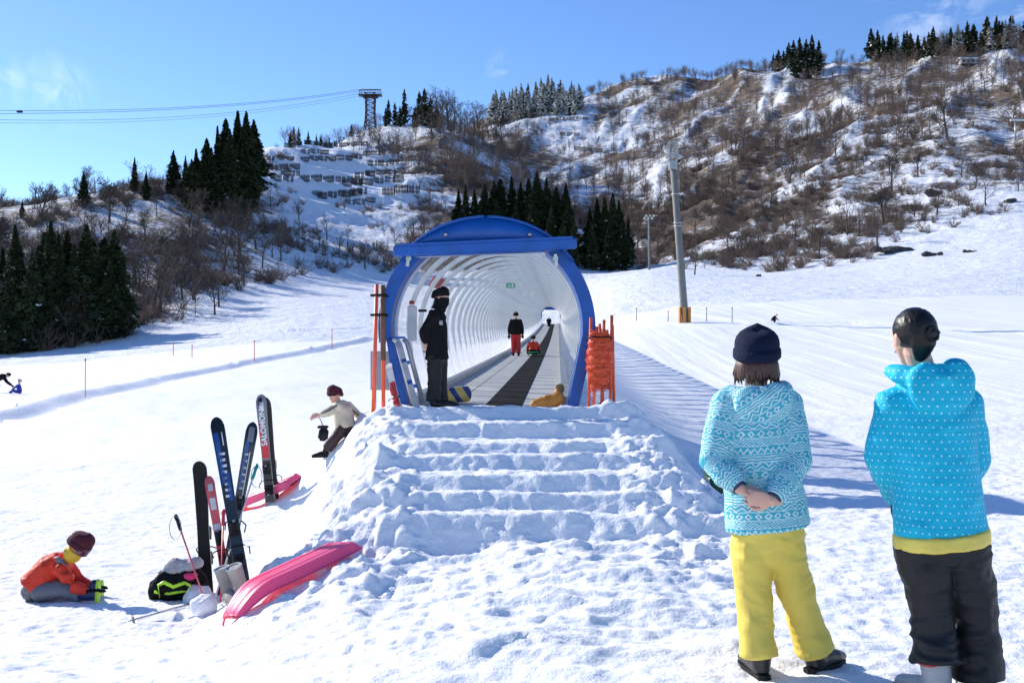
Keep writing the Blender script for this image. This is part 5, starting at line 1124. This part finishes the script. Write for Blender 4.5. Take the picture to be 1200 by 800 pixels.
# --- woman in beige walking left of the mound
Yq = 22.0; g0 = hit(384, 531, 12); Yq = g0.y; K = F/Yq
J = dict(head=(392, 462.5, 0), neck=(396, 471, 0), chest=(401, 480, 0), pelvis=(405, 499, 0), hem=(405, 501, 0), shL=(396, 476, -.14), elL=(384, 483, -.20), haL=(374, 486, -.22), shR=(407, 475, .14), elR=(416, 483, .2), haR=(424, 490, .18),
 hipL=(402, 502, -.08), knL=(394, 512, -.12), anL=(382, 527, -.06), hipR=(406, 502, .08), knR=(401, 513, .10), anR=(389, 524, .10))
o, body, j, f_ = person('woman in beige jacket and maroon hat stepping down left of the snow steps, arms out', Yq, J, dict(jacket=M['beige'], trousers=M['dark_brown'], fwd=(-1, -.55, -.1), look=(-.6, -1, -.35), glove=None, vox=.016, hvox=.009, hood=.8, jw=.85, jd=.95, aw=.85, lw=.8, tw=.75, bz=g0.z), 22.0/22.0*.95)
beanie(o, j['head'], f_['hf'], f_['hup'], 1.02, M['maroon'], True, -.01, .13)
B = basis(f_['hf'], f_['hup']); mb = MB(); mb.rings([[j['head']+B@Vector((math.sin(a)*.08, .012+math.cos(a)*.098, z)) for a in np.linspace(-1.2, 1.2, 12)]+[j['head']+B@Vector((math.sin(a)*.07, .012+math.cos(a)*.07, z)) for a in np.linspace(1.2, -1.2, 12)] for z in (-.012, .05)]); mb.build('sunglasses', M['dark'], body)
for q in 'LR': a = j['an'+q]; shoe(o, Vector((a.x+.03, a.y, a.z-.10)), (-1, -.3, 0), .8, M['dark'], M['dark'])
for a, b_ in (('shL', 'haL'), ('shR', 'haR')):
    mb = MB(); d_ = Vector((0, -.075, .012)); pts = [j[a]*(1-t)+j['el'+a[-1]]*t+d_ for t in (.0, .5, 1)]+[j['el'+a[-1]]*.4+j[b_]*.6+d_*.8]; mb.tube(pts, .007, 6); mb.build('sleeve_piping', M['dark'], o)
hp = j['haL']+Vector((.06, -.02, -.16)); o3 = thing('pouch', hp-Zv*.12, 'small black pouch dangling from the hand of the woman in beige', 'pouch'); mb = MB(); mb.box(hp-Vector((0, 0, .10)), (.13, .08, .18), Matrix.Rotation(.15, 3, 'Y'), .04); mb.box(hp+Vector((-.005, 0, .0)), (.14, .11, .04), None, .015); mb.build('pouch_body', M['dark'], o3); mb = MB(); mb.tube([hp, hp+Vector((-.04, .01, .10)), j['haL']+Vector((-.02, 0, -.01))], .008, 6); mb.build('cord', M['knit_grey'], o3)
# --- child sitting lower left
g0 = G(72, 8.75); Yq = 8.75; pz = HY-(g0.z-CZ)*F/Yq; K = F/Yq; print('kid ground px', pz); sh_ = pz-700
def q_(x, y, d): return (x, y+sh_+2, d)
J = dict(head=q_(93, 636, -.05), neck=q_(80, 651, .0), chest=q_(64, 660, .0), pelvis=q_(44, 684, .0), hem=q_(43, 683, 0), shL=q_(80, 662, .12), elL=q_(92, 676, .12), haL=q_(108, 685, .06), shR=q_(72, 664, -.13), elR=q_(88, 684, -.20), haR=q_(104, 688, -.22),
 hipL=q_(48, 688, .08), knL=q_(76, 684, .14), anL=q_(103, 691, .12), hipR=q_(46, 689, -.09), knR=q_(73, 686, -.14), anR=q_(98, 692, -.17))
o, body, j, f_ = person('child in red jacket and maroon hat sitting on the snow playing, lower left', Yq, J, dict(jacket=M['red_jacket'], trousers=M['grey_pants'], fwd=(1, -.25, 0), look=(.8, -.25, -.75), hup=(.62, -.1, .75), glove=M['black_cloth'], vox=.0095, hvox=.007, hood=1.15, jw=1.08, jd=1.12, aw=1.0, lw=.98, hs=1.05, gvox=.006, bz=g0.z, curl=12, hdL=(1, -.1, .12), hnL=(0, 0, -1), hdR=(1, -.05, .05), hnR=(0, 0, -1)), .80)
hs_ = .80*1.05; beanie(o, j['head'], f_['hf'], f_['hup'], hs_*1.13, M['maroon'], True, -.012, .155)
B = basis(f_['hf'], f_['hup']); Hh = lambda x, y, z: j['head']+B@Vector((x*hs_, y*hs_, z*hs_))
mb = MB(); mb.rings([[Hh(math.sin(a)*.092, .016+math.cos(a)*.115, z*k_) for a in np.linspace(-1.25, 1.25, 16)]+[Hh(math.sin(a)*.07, .016+math.cos(a)*.07, z*k_) for a in np.linspace(1.25, -1.25, 16)] for z, k_ in ((-.035, .9), (-.02, 1), (.03, 1), (.042, 1))]); gg = mb.build('goggles', M['lens'], body)
mb = MB(); mb.tube([Hh(math.sin(a)*.1, -.005+math.cos(a)*.108, .005) for a in np.linspace(0, 6.28, 30)], (.016*hs_, .006*hs_), 6, f_['hup']); mb.build('goggle_strap', M['dark'], gg)
mb = MB(); mb.tube([Hh(0, .0, -.06), Hh(0, -.0, -.11), Hh(0, -.03, -.15)], [(.07*hs_, .088*hs_), (.078*hs_, .088*hs_), (.095*hs_, .095*hs_)], 20, B@X); mb.remesh(.009, 2, .008, (14, 14, 14), 5).build_np('neck_warmer', M['yellow'], o)
mb = MB(); nk = j['neck']; mb.tube([nk+Vector((-.03, -.12, .01)), nk+Vector((.02, -.135, -.03))], [(.04, .012), (.03, .012)], 10, Zv, ends=True); mb.build('collar_panel', M['grey_pants'], o)
for q, up_ in (('L', 0), ('R', 0)):
    a = j['an'+q]; d = Vector((1, -.15, -.05)).normalized(); r_ = d.cross(Zv).normalized(); u = r_.cross(d); ctr_ = a+d*.03; L = lambda x, y, z: ctr_+d*x+r_*y+u*z
    mb = MB(); mb.tube([L(-.09, 0, .0), L(.0, 0, 0), L(.06, 0, 0)], [(.058, .06), (.056, .058), (.05, .05)], 16, u, ends=True); mb.tube([L(.05, 0, .0), L(.065, 0, .07), L(.06, 0, .10)], [(.045, .045), (.042, .04), (.035, .03)], 14, r_, ends=True)
    bt = mb.remesh(.009, 2, .002).build_np('snow_boot', M['navy'], o); mb = MB(); mb.box(L(-.03, -.056 if True else 0, .01), (.075, .015, .06), Matrix((d, r_, u)).transposed(), .006); mb.box(L(-.03, 0, .058), (.06, .05, .012), Matrix((d, r_, u)).transposed(), .005); mb.build('boot_patch', M['lime'], bt, False)
    mb = MB(); mb.tube([L(.10, 0, -.045), L(.102, 0, .04), L(.098, 0, .105)], [(.036, .014), (.042, .014), (.03, .012)], 12, r_, ends=True); mb.build('boot_sole', M['lime'], bt)
# --- far left: bending adult and child in blue
g0 = hit(2, 460, 20); Yq = g0.y; K = F/Yq; z_ = lambda h: HY-(g0.z-CZ)*F/Yq-h*K
s46 = Yq/46
J = dict(head=(10, z_(.92), 0), neck=(7.5, z_(.86), 0), chest=(3, z_(.84), 0), pelvis=(-5, z_(.68), 0), shL=(5, z_(.80), .15), elL=(8, z_(.56), .15), haL=(13, z_(.38), .08), shR=(4, z_(.80), -.15), elR=(8, z_(.56), -.15), haR=(14, z_(.38), -.08),
 hipL=(-5, z_(.64), .1), knL=(-3, z_(.36), .12), anL=(-6, z_(.06), .12), hipR=(-5, z_(.64), -.1), knR=(-2, z_(.36), -.12), anR=(-5, z_(.06), -.12))
o, body, j, f_ = person('adult in black bending over at the left edge of the snowfield', Yq, J, dict(jacket=M['black_cloth'], trousers=M['black_cloth'], fwd=(1, 0, -.2), look=(.8, 0, -.6), hup=(.6, 0, .7), glove=M['dark'], vox=.02, hvox=.014, bz=g0.z, face=False), .95*s46)
beanie(o, j['head'], f_['hf'], f_['hup'], 1.0, M['black_cloth'], False, -.01, .12)
g0 = hit(22, 462, 20); Yq = g0.y-.2; K = F/Yq; z_ = lambda h: HY-(Hs((21-600)/F*Yq, Yq)-CZ)*F/Yq-h*K
J = dict(head=(23, z_(.66), 0), neck=(22.5, z_(.52), 0), chest=(22, z_(.42), 0), pelvis=(23, z_(.16), 0), shL=(21, z_(.47), .1), elL=(17, z_(.36), .12), haL=(15, z_(.30), .1), shR=(21, z_(.47), -.1), elR=(17, z_(.34), -.14), haR=(15, z_(.26), -.12),
 hipL=(22, z_(.13), .07), knL=(15, z_(.2), .1), anL=(11, z_(.09), .1), hipR=(22, z_(.13), -.07), knR=(15, z_(.2), -.1), anR=(11, z_(.09), -.1))
o, body, j, f_ = person('small child in royal blue sitting on the snow before the bending adult', Yq, J, dict(jacket=M['royal'], trousers=M['royal'], fwd=(-1, 0, 0), glove=M['dark'], vox=.016, hvox=.012, face=False, bz=Hs((21-600)/F*Yq, Yq), hs=1.25), .72)
beanie(o, j['head'], f_['hf'], f_['hup'], .95, M['greyplate'], False, -.01, .12)
# --- tiny crouched skier on the right piste
g0 = hit(908, 379, 20); Yq = g0.y; K = F/Yq; z_ = lambda h: HY-(g0.z-CZ)*F/Yq-h*K; c_ = 908
J = dict(head=(c_+2.5, z_(.52), 0), neck=(c_+1, z_(.46), 0), chest=(c_, z_(.40), 0), pelvis=(c_-3, z_(.24), 0), shL=(c_, z_(.42), .1), elL=(c_+2, z_(.3), .15), haL=(c_+4, z_(.22), .1), shR=(c_, z_(.42), -.1), elR=(c_+2, z_(.3), -.15), haR=(c_+4, z_(.22), -.1),
 hipL=(c_-3, z_(.22), .1), knL=(c_+1, z_(.24), .12), anL=(c_-1, z_(.05), .12), hipR=(c_-3, z_(.22), -.1), knR=(c_+1, z_(.24), -.12), anR=(c_-1, z_(.05), -.12))
o, body, j, f_ = person('tiny dark crouching figure on the piste above the navy hat', Yq, J, dict(jacket=M['black_cloth'], trousers=M['black_cloth'], fwd=(1, -.2, -.2), glove=M['dark'], vox=.025, hvox=.018, face=False, bz=g0.z), .62)
# ------------------------------------------------------------------ trees
def bare_tree(seed, h, spread=1.0, dens_=1.0, lean=0):
    r_ = random.Random(seed); T_ = MB(); W_ = MB()
    def seg(p, d, L, r, lvl):
        n = {0: 5, 1: 4, 2: 3, 3: 2, 4: 2}[lvl]; pts = [p]; q = p.copy(); dd = d.copy()
        for k in range(n):
            dd = (dd+Vector((r_.uniform(-1, 1), r_.uniform(-1, 1), r_.uniform(-.3, .8)))*(.16 if lvl else .10)).normalized(); q = q+dd*L/n; pts.append(q.copy())
        m_ = T_ if lvl < 2 else W_
        m_.tube(pts, [max(.018, r*(1-.72*k/n)) if k < n or lvl < 4 else .008 for k in range(n+1)], {0: 7, 1: 5, 2: 4}.get(lvl, 3), cap=False)
        if lvl >= 4: return
        nc = int({0: 9, 1: 6, 2: 5, 3: 4}[lvl]*dens_+.5)
        for k in range(nc):
            t = (.28 if lvl == 0 else .22)+(.75)*(k+r_.random()*.6)/nc; t = min(t, .98); i = min(int(t*n), n-1); a = pts[i]*(1-(t*n-i))+pts[i+1]*(t*n-i)
            az = k*2.4+r_.random()*1.2; tl = R({0: 42, 1: 40, 2: 42, 3: 38}[lvl]+r_.uniform(-12, 14))*spread; ax = pts[i+1]-pts[i]; u, v = frame_from(ax, X); nd = (ax.normalized()*math.cos(tl)+(u*math.cos(az)+v*math.sin(az))*math.sin(tl))
            nd = (nd+Zv*.22).normalized(); seg(a, nd, L*{0: .62, 1: .58, 2: .55, 3: .55}[lvl]*r_.uniform(.7, 1.1)*(1.15-.45*t), r*(1-.6*t)*.52, lvl+1)
    seg(Vector((0, 0, -.2)), Vector((lean, 0, 1)).normalized(), h*.62, h*.022, 0)
    return T_, W_
def tree_meshes(seed, h, tw, **k):
    a, b = bare_tree(seed, h, **k); return mesh_of('trunk', a.V, a.F, M['bark'], True), mesh_of('crown', b.V, b.F, tw, False)
BT = [tree_meshes(s_, 10, M[m_], spread=sp_, dens_=dn_) for s_, m_, sp_, dn_ in ((1, 'twig_dark', 1.0, 1.0), (2, 'twig_dark', 1.15, 1.0), (3, 'twig_dark', .9, 1.0), (4, 'twig_dark', 1.2, .9))]
BL = [tree_meshes(s_, 10, M[m_], spread=sp_, dens_=.72) for s_, m_, sp_ in ((11, 'twig', 1.0), (12, 'twig', 1.2), (13, 'twig_grey', 1.0), (14, 'twig', .85), (15, 'twig', 1.1))]
print('bare', [len(b[1].polygons) for b in BT], [len(b[1].polygons) for b in BL])
def put_tree(lib, loc, h, label, group=None, name='bare_tree', cat='bare tree', wide=1.0, lean=0):
    tm, cm = random.choice(lib); o = bpy.data.objects.new(name, None); o.empty_display_size = .5; C.objects.link(o); o.location = Vector(loc)-Zv*.15
    s_ = h/10; o.scale = (s_*wide, s_*wide, s_); o.rotation_euler = (0, lean, random.random()*6.28); tag(o, label, cat, group)
    for nm, me in (('trunk', tm), ('crown', cm)): c = bpy.data.objects.new(nm, me); C.objects.link(c); c.parent = o
    return o
def conifer(seed, h, w, leafsz, nb, per, snow=0.0, narrow=1.0):
    r_ = np.random.default_rng(seed); T_ = MB(); T_.tube([(0, 0, -.4), (0, 0, h*.5), (0, 0, h*.99)], [h*.016, h*.010, .02], 6)
    n = nb; t = r_.random(n)**.8; z = h*(.05+.95*t); az = np.arange(n)*2.399+r_.random(n)*.7
    prof = np.clip((1-t)**(.68+.09*(seed % 5))*1.08, .02, 1)*np.clip(.55+t*4, 0, 1); lob = 1+.2*np.sin(az*2+z*.9+seed)+.2*np.sin(z*2.9+az*2)
    L = w*prof*lob*(.72+.42*r_.random(n))
    B_ = np.stack([np.cos(az), np.sin(az)], 1); V = []; F_ = []; mi = []
    k = per; u = np.repeat(np.arange(n), k); rr = r_.random(n*k)**.6; d = L[u]*rr
    drop = -.20*d*(d/np.maximum(L[u], .1))+ .10*d; side = (r_.random(n*k)-.5)*.42*L[u]*(.35+.65*(1-rr))*1.6
    cx_ = B_[u, 0]*d-B_[u, 1]*side; cy_ = B_[u, 1]*d+B_[u, 0]*side; cz_ = z[u]+drop+(r_.random(n*k)-.5)*leafsz*.8
    c = np.stack([cx_, cy_, cz_], 1); m = len(c)
    a = r_.normal(size=(m, 3)); a[:, 2] *= .45; a += np.stack([B_[u, 0], B_[u, 1], np.full(m, -.25)], 1)*1.0; a /= np.linalg.norm(a, axis=1)[:, None]
    b = np.cross(a, r_.normal(size=(m, 3))+np.array([0, 0, 1.4])); b /= np.linalg.norm(b, axis=1)[:, None]
    sz = leafsz*((.55+.8*r_.random(m))*np.clip(1.15-.85*t[u]**1.5, .34, 1))[:, None]
    vv = np.stack([c-a*sz*.5-b*sz*.25, c-a*sz*.35+b*sz*.3, c+a*sz*.85, c+a*sz*.1-b*sz*.42], 1).reshape(-1, 3)
    fs = np.arange(m*4).reshape(-1, 4); me = bpy.data.meshes.new('foliage'); me.from_pydata(vv.tolist(), [], fs.tolist()); me.materials.append(M['leaf']); me.materials.append(M['snow'])
    if snow: me.polygons.foreach_set('material_index', ((r_.random(m) < snow*(.4+1.2*(rr > .5)))).astype(np.int32))
    me.update(); return mesh_of('trunk', T_.V, T_.F, M['bark_cedar']), me
CN = [conifer(s_, 10, w_, .42, 330, 22, .004) for s_, w_ in ((1, 1.75), (2, 1.6), (3, 1.95), (4, 1.45))]
CF = [conifer(s_, 10, w_, .62, 150, 12, sn) for s_, w_, sn in ((5, 1.7, .05), (6, 1.5, .03), (7, 1.9, .05))]
CS = [conifer(s_, 10, w_, .70, 140, 11, sn) for s_, w_, sn in ((8, 1.6, .42), (9, 1.4, .36), (10, 1.8, .40))]
def put_conifer(lib, px, py, hpx, label, group=None, Ymin=60, wide=1.0, name='cedar_tree', Yf=None):
    g0 = hit(px, py, Ymin); h = hpx/F*g0.y; tm, cm = random.choice(lib); o = bpy.data.objects.new(name, None); o.empty_display_size = .5; C.objects.link(o); o.location = g0-Zv*.3; s_ = h/10; wide *= random.uniform(.8, 1.25)
    o.scale = (s_*wide, s_*wide, s_); o.rotation_euler = (random.uniform(-.02, .02), random.uniform(-.02, .02), random.random()*6.28); tag(o, label, 'conifer', group)
    for nm, me in (('trunk', tm), ('foliage', cm)): c = bpy.data.objects.new(nm, me); C.objects.link(c); c.parent = o
    return g0
rr = random.Random(5)
# dark stand at the left edge: each reaches down to the piste
for px, py, h in [(4,400,110),(20,405,142),(36,412,120),(50,402,132),(63,408,150),(76,398,128),(88,404,118),(100,398,136),(112,394,112),(122,396,118),(133,392,124),(143,394,96),(-14,412,125),(12,415,100),(44,400,112),(70,404,128),(106,400,104),(128,398,88)]:
    put_conifer(CN, px, py, h*1.0, 'tall dark cedar in the dense stand at the left edge of the piste', 'cedars at the left edge of the piste', 100, 1.25)
for px, py, h, wd_, lb in [(26,256,24,1.1,'small lone conifer on the skyline at the far left'),(98,240,40,1.3,'snow-dusted conifer on the left skyline, left of the slender one'),(158,226,42,.95,'slender pointed conifer on the left skyline'),(171,234,34,1.0,'short conifer just right of the slender skyline conifer')]: put_conifer(CN, px, py, h, lb, None, 150, wd_)
for px, py, h in [(203,228,52),(217,236,54),(231,238,64),(243,236,74),(256,240,92),(266,244,104),(277,243,112),(288,240,110),(297,225,84),(248,250,78),(270,252,100),(284,250,104),(224,246,60),(238,250,64)]:
    put_conifer(CN, px, py, h, 'dark cedar in the big clump on the left ridge', 'cedars in the clump on the left ridge', 150, 1.15)
for px, py, h in [(344,160,24),(350,160,22),(361,158,16),(371,158,14),(376,158,15),(386,158,12),(412,154,15),(340,162,18)]: put_conifer(CF, px, py, h, 'small conifer on the crest above the snow fences', 'small conifers on the fenced crest', 300, 1.0)
for px, py, h in [(455,147,30),(463,147,27),(474,147,42),(452,149,22),(492,146,38),(498,148,44),(505,150,36),(486,150,24),(512,152,28),(469,149,24)]: put_conifer(CF, px, py, h, 'dark pointed conifer on the crest right of the ropeway tower', 'conifers right of the ropeway tower', 400, 1.0)
for px, py, h in [(536,284,62),(546,288,72),(556,290,68),(567,292,76),(578,292,80),(588,294,84),(599,296,88),(610,298,84),(620,300,90),(630,302,100),(641,304,96),(652,306,88),(662,308,92),(668,314,84),(541,292,50),(562,298,60),(583,300,64),(604,304,68),(624,308,72),(646,310,70),(672,316,60),(660,316,56)]:
    put_conifer(CN, px, py, h, 'dark cedar in the grove directly behind the blue tunnel hood', 'cedars in the grove behind the tunnel', 180, 1.05)
for px, py, h in [(690,312,70),(700,315,84),(710,316,86),(719,316,90),(727,315,80),(736,314,62),(694,317,58),(714,318,64),(731,317,58)]: put_conifer(CN, px, py, h, 'dark cedar in the compact clump right of the tunnel', 'cedars in the clump right of the tunnel', 180, 1.15)
for k in range(44):
    px = 578+100*k/43+rr.uniform(-2, 2); py = 141-14*math.sin(min(1, (px-578)/60)*1.57)+rr.uniform(-2, 9); put_conifer(CS, px, py, rr.uniform(26, 38), 'frosted conifer in the dense row on the central ridge', 'frosted conifers on the central ridge', 450, 1.1)
for px, py, h in [(906,69,16),(912,70,20),(918,70,17),(924,69,20),(930,84,28),(937,86,32),(944,86,30),(952,86,34),(960,84,28),(933,92,26),(957,90,26),(947,92,28)]: put_conifer(CF, px, py, h*1.3, 'dark conifer in the isolated group on the right skyline', 'conifers on the right skyline', 450, 1.15)
for k in range(42):
    px = 1022+190*k/41+rr.uniform(-3, 3); py = 68-16*(px-1022)/180+rr.uniform(0, 8); put_conifer(CS if rr.random() < .35 else CF, px, py, rr.uniform(22, 36)*(1.1 if px > 1150 else 1), 'conifer in the long row along the right-hand ridge', 'conifers along the right-hand ridge', 450, 1.1)
# prominent leafless trees
for px, py, h, wd_, lb in [(180,362,104,1.15,'large spreading leafless tree on the bank right of the left cedar stand'),(214,352,82,.9,'slim leafless tree right of the large spreading one'),(128,262,70,1.1,'tall leafless tree on the skyline between two conifers'),(65,330,84,1.1,'leafless brown tree above the left cedar stand'),
    (282,300,84,1.0,'leafless tree with upright limbs below the big ridge clump'),(300,292,70,1.0,'leafless tree at the right end of the left wood'),(262,320,90,.9,'leafless tree in front of the ridge clump, half up the bank'),(814,322,48,1.0,'small bare tree with dark trunk right of the tall lamp pole'),(1110,163,66,1.25,'large bare tree with wide crown high on the right slope'),
    (1045,225,58,1.0,'bare tree on the ledge in the middle of the right slope'),(1076,208,44,.9,'slender bare tree right of the ledge tree'),(1143,220,42,.9,'small dark bare tree alone on the white snow at the right'),(1036,262,60,1.2,'spreading bare tree above the long rock outcrop'),(1098,252,46,1.2,'low bushy bare tree above the track on the right'),
    (960,300,42,1.1,'low bare tree on the snowy knoll above the piste'),(925,215,52,1.0,'bare tree on the rib of the right slope'),(1186,150,40,1.0,'bare tree beside the pale lift tower'),(590,178,50,1.0,'bare tree on the dark spur behind the tunnel'),(560,150,40,1.3,'bare tree on the top of the dark spur'),(526,150,54,1.2,'leafless reddish tree at the peak right of the pointed conifers')]:
    g0 = hit(px, py, 60); put_tree(BT, g0, h/F*g0.y, lb, None, wide=wd_)
for k, (px, py, h) in enumerate([(502,148,50),(509,149,56),(517,150,52),(524,151,48),(532,152,44),(540,153,40),(548,155,38),(556,157,36),(565,160,34),(514,156,50),(528,158,46),(544,160,40),(572,163,32),(538,166,40),(555,168,36),(506,158,44)]):
    g0 = hit(px, py, 300); put_tree(BL, g0, h/F*g0.y, 'brown leafless tree on the rounded summit between the pointed conifers and the frosted row', 'leafless trees on the rounded summit', wide=1.15)
# woods: individual leafless trees scattered by brush density, nearest and largest first
regions = [('left', -120, 330, 112, 300, 92, (6.5, 11.5), 'leafless tree in the wood on the left bank below the skyline', 'leafless trees on the left bank'),
           ('mid', 330, 560, 215, 560, 62, (6, 10), 'leafless tree scattered over the fenced hillside behind the tunnel', 'leafless trees on the fenced hillside'),
           ('valley', 560, 780, 300, 800, 58, (9, 15), 'leafless tree in the shaded valley between the two hills', 'leafless trees in the shaded valley'),
           ('right', 780, 1260, 215, 640, 88, (7, 13), 'leafless brown tree scattered over the steep right-hand mountainside', 'leafless trees on the right-hand mountainside')]
for nm, xa, xb, ya, yb, cnt, hr, lb, gp_ in regions:
    k = 0; tries = 0
    while k < cnt and tries < 6000:
        tries += 1; px = rr.uniform(xa, xb); y = ya*(yb/ya)**rr.random(); dn = float(brushf(np.array([(px-CX)/F*y]), np.array([y]))[0])
        if rr.random() > dn*1.1 or dn < .12: continue
        if vn(np.array([px/22.]), np.array([math.log(y)*9]), 88)[0] < .36: continue
        x = (px-CX)/F*y; z = Hs(x, y); py = HY-(z-CZ)/y*F
        put_tree(BL if nm != 'left' else BT+BL, (x, y, z), rr.uniform(*hr), lb, gp_, wide=rr.uniform(.85, 1.2)); k += 1
# brushwood and far forest nobody could count: joined numpy meshes
def joined(name, lib, N_, sampler, mat_list, label, cat, smin, smax):
    Vs = []; Fs = []; off = 0; n_ = 0; g_ = np.random.default_rng(len(name)*7)
    src = []
    for me in lib:
        v = np.empty(len(me.vertices)*3); me.vertices.foreach_get('co', v); l = np.empty(len(me.loops), int); me.loops.foreach_get('vertex_index', l); ls = np.empty(len(me.polygons), int); me.polygons.foreach_get('loop_total', ls); src.append((v.reshape(-1, 3), l, ls))
    L_ = []; LT = []
    P_, S_ = sampler(g_, N_)
    for (x, y, z), s_ in zip(P_, S_):
        v, l, ls = src[g_.integers(len(src))]; a = g_.random()*6.28; c_, q_2 = math.cos(a), math.sin(a); k = smin+(smax-smin)*g_.random(); w_ = v*k*s_; w_ = np.stack([w_[:, 0]*c_-w_[:, 1]*q_2+x, w_[:, 0]*q_2+w_[:, 1]*c_+y, w_[:, 2]+z-.2], 1)
        Vs.append(w_); L_.append(l+off); LT.append(ls); off += len(v)
    V = np.concatenate(Vs).astype(np.float32); Lq = np.concatenate(L_).astype(np.int32); T2 = np.concatenate(LT).astype(np.int32)
    me = bpy.data.meshes.new(name); me.vertices.add(len(V)); me.vertices.foreach_set('co', V.ravel()); me.loops.add(len(Lq)); me.loops.foreach_set('vertex_index', Lq); me.polygons.add(len(T2)); st = np.concatenate([[0], np.cumsum(T2)[:-1]]).astype(np.int32)
    me.polygons.foreach_set('loop_start', st); me.polygons.foreach_set('loop_total', T2); me.materials.append(mat_list); me.update(calc_edges=True); print(name, len(T2))
    tag(link(name, me), label, cat, kind='stuff')
def shrub(seed, n, m_):
    r_ = random.Random(seed); mb = MB()
    for k in range(n):
        az = r_.random()*6.28; tl = r_.random()**.7*1.15; L = r_.uniform(.5, 1.0); d = Vector((math.cos(az)*math.sin(tl), math.sin(az)*math.sin(tl), math.cos(tl))); p = Vector((r_.uniform(-.2, .2), r_.uniform(-.2, .2), 0)); q = p+d*L*.5+Zv*.05; e = p+d*L+Vector((r_.uniform(-.1, .1), r_.uniform(-.1, .1), .05*r_.random()))
        w_ = Vector((-math.sin(az), math.cos(az), 0))*.012
        mb.tube([p, q, e], [.016, .012, .005], 3, cap=False)
        for j in range(4): a = q.lerp(e, r_.random()); b_ = a+(d+Vector((r_.uniform(-1, 1), r_.uniform(-1, 1), r_.uniform(-.2, .8))))*.22*L; mb.tube([a, b_], [.009, .004], 3, cap=False)
    return mesh_of('shrub', mb.V, mb.F, m_, False)
SH = [shrub(i, 34, M['twig']) for i in range(4)]
def sampler_for(x0, x1, ya, yb, thr=.0, clump=.42, pw=1.0, edge=0.0):
    def f(g_, N_):
        out = []; ss = []
        while len(out) < N_:
            px = x0+(x1-x0)*g_.random(4000); y = ya*(yb/ya)**(g_.random(4000)**pw); x = (px-CX)/F*y; dn = brushf(x, y)
            k = (g_.random(4000) < dn+edge) & (dn > .10) & (fbm(x/14, y/22, 3, 91)+g_.random(4000)*.45 > clump-.25); x = x[k]; y = y[k]
            if len(x) == 0: continue
            z = H(x, y)
            for a, b, c in zip(x, y, z): out.append((a, b, c)); ss.append(min(1.45, max(1, b/330)**.8)*(.85 if b > 680 else 1))
        return out[:N_], ss[:N_]
    return f
joined('brushwood', SH, 4600, sampler_for(-150, 1280, 113, 560, clump=.42), M['twig'], 'bare brown brushwood poking through the snow of the slopes', 'brushwood', 1.3, 3.2)
def mini(seed, n):
    r_ = random.Random(seed); mb = MB(); mb.tube([(0, 0, -.2), (0, 0, 5)], [.12, .06], 3, cap=False)
    for k in range(n):
        az = r_.random()*6.28; z = 2.2+3.6*r_.random(); tl = .25+.9*r_.random(); L = (9.6-z)*.55*r_.uniform(.6, 1.1); d = Vector((math.cos(az)*math.sin(tl), math.sin(az)*math.sin(tl), math.cos(tl))); a = Vector((0, 0, z)); e = a+d*L+Zv*.4; mb.tube([a, e], [.05, .02], 3, cap=False)
        for j in range(5): t = r_.random(); b_ = a.lerp(e, .3+.7*t); mb.tube([b_, b_+(d*.7+Vector((r_.uniform(-1, 1), r_.uniform(-1, 1), r_.uniform(0, 1)))).normalized()*r_.uniform(.8, 1.8)], [.032, .014], 3, cap=False)
    return mesh_of('mini', mb.V, mb.F, M['twig'], False)
MN = [mini(i, 17) for i in range(5)]
joined('far_woodland', MN, 2300, sampler_for(330, 1300, 430, 1040, clump=.28, pw=.75), M['twig'], 'brown leafless woodland covering the distant mountainside', 'woodland', .7, 1.25)
joined('undergrowth', MN, 260, sampler_for(-200, 340, 114, 330, clump=.2), M['twig_grey'], 'grey leafless undergrowth filling the left wood', 'undergrowth', .35, .8)
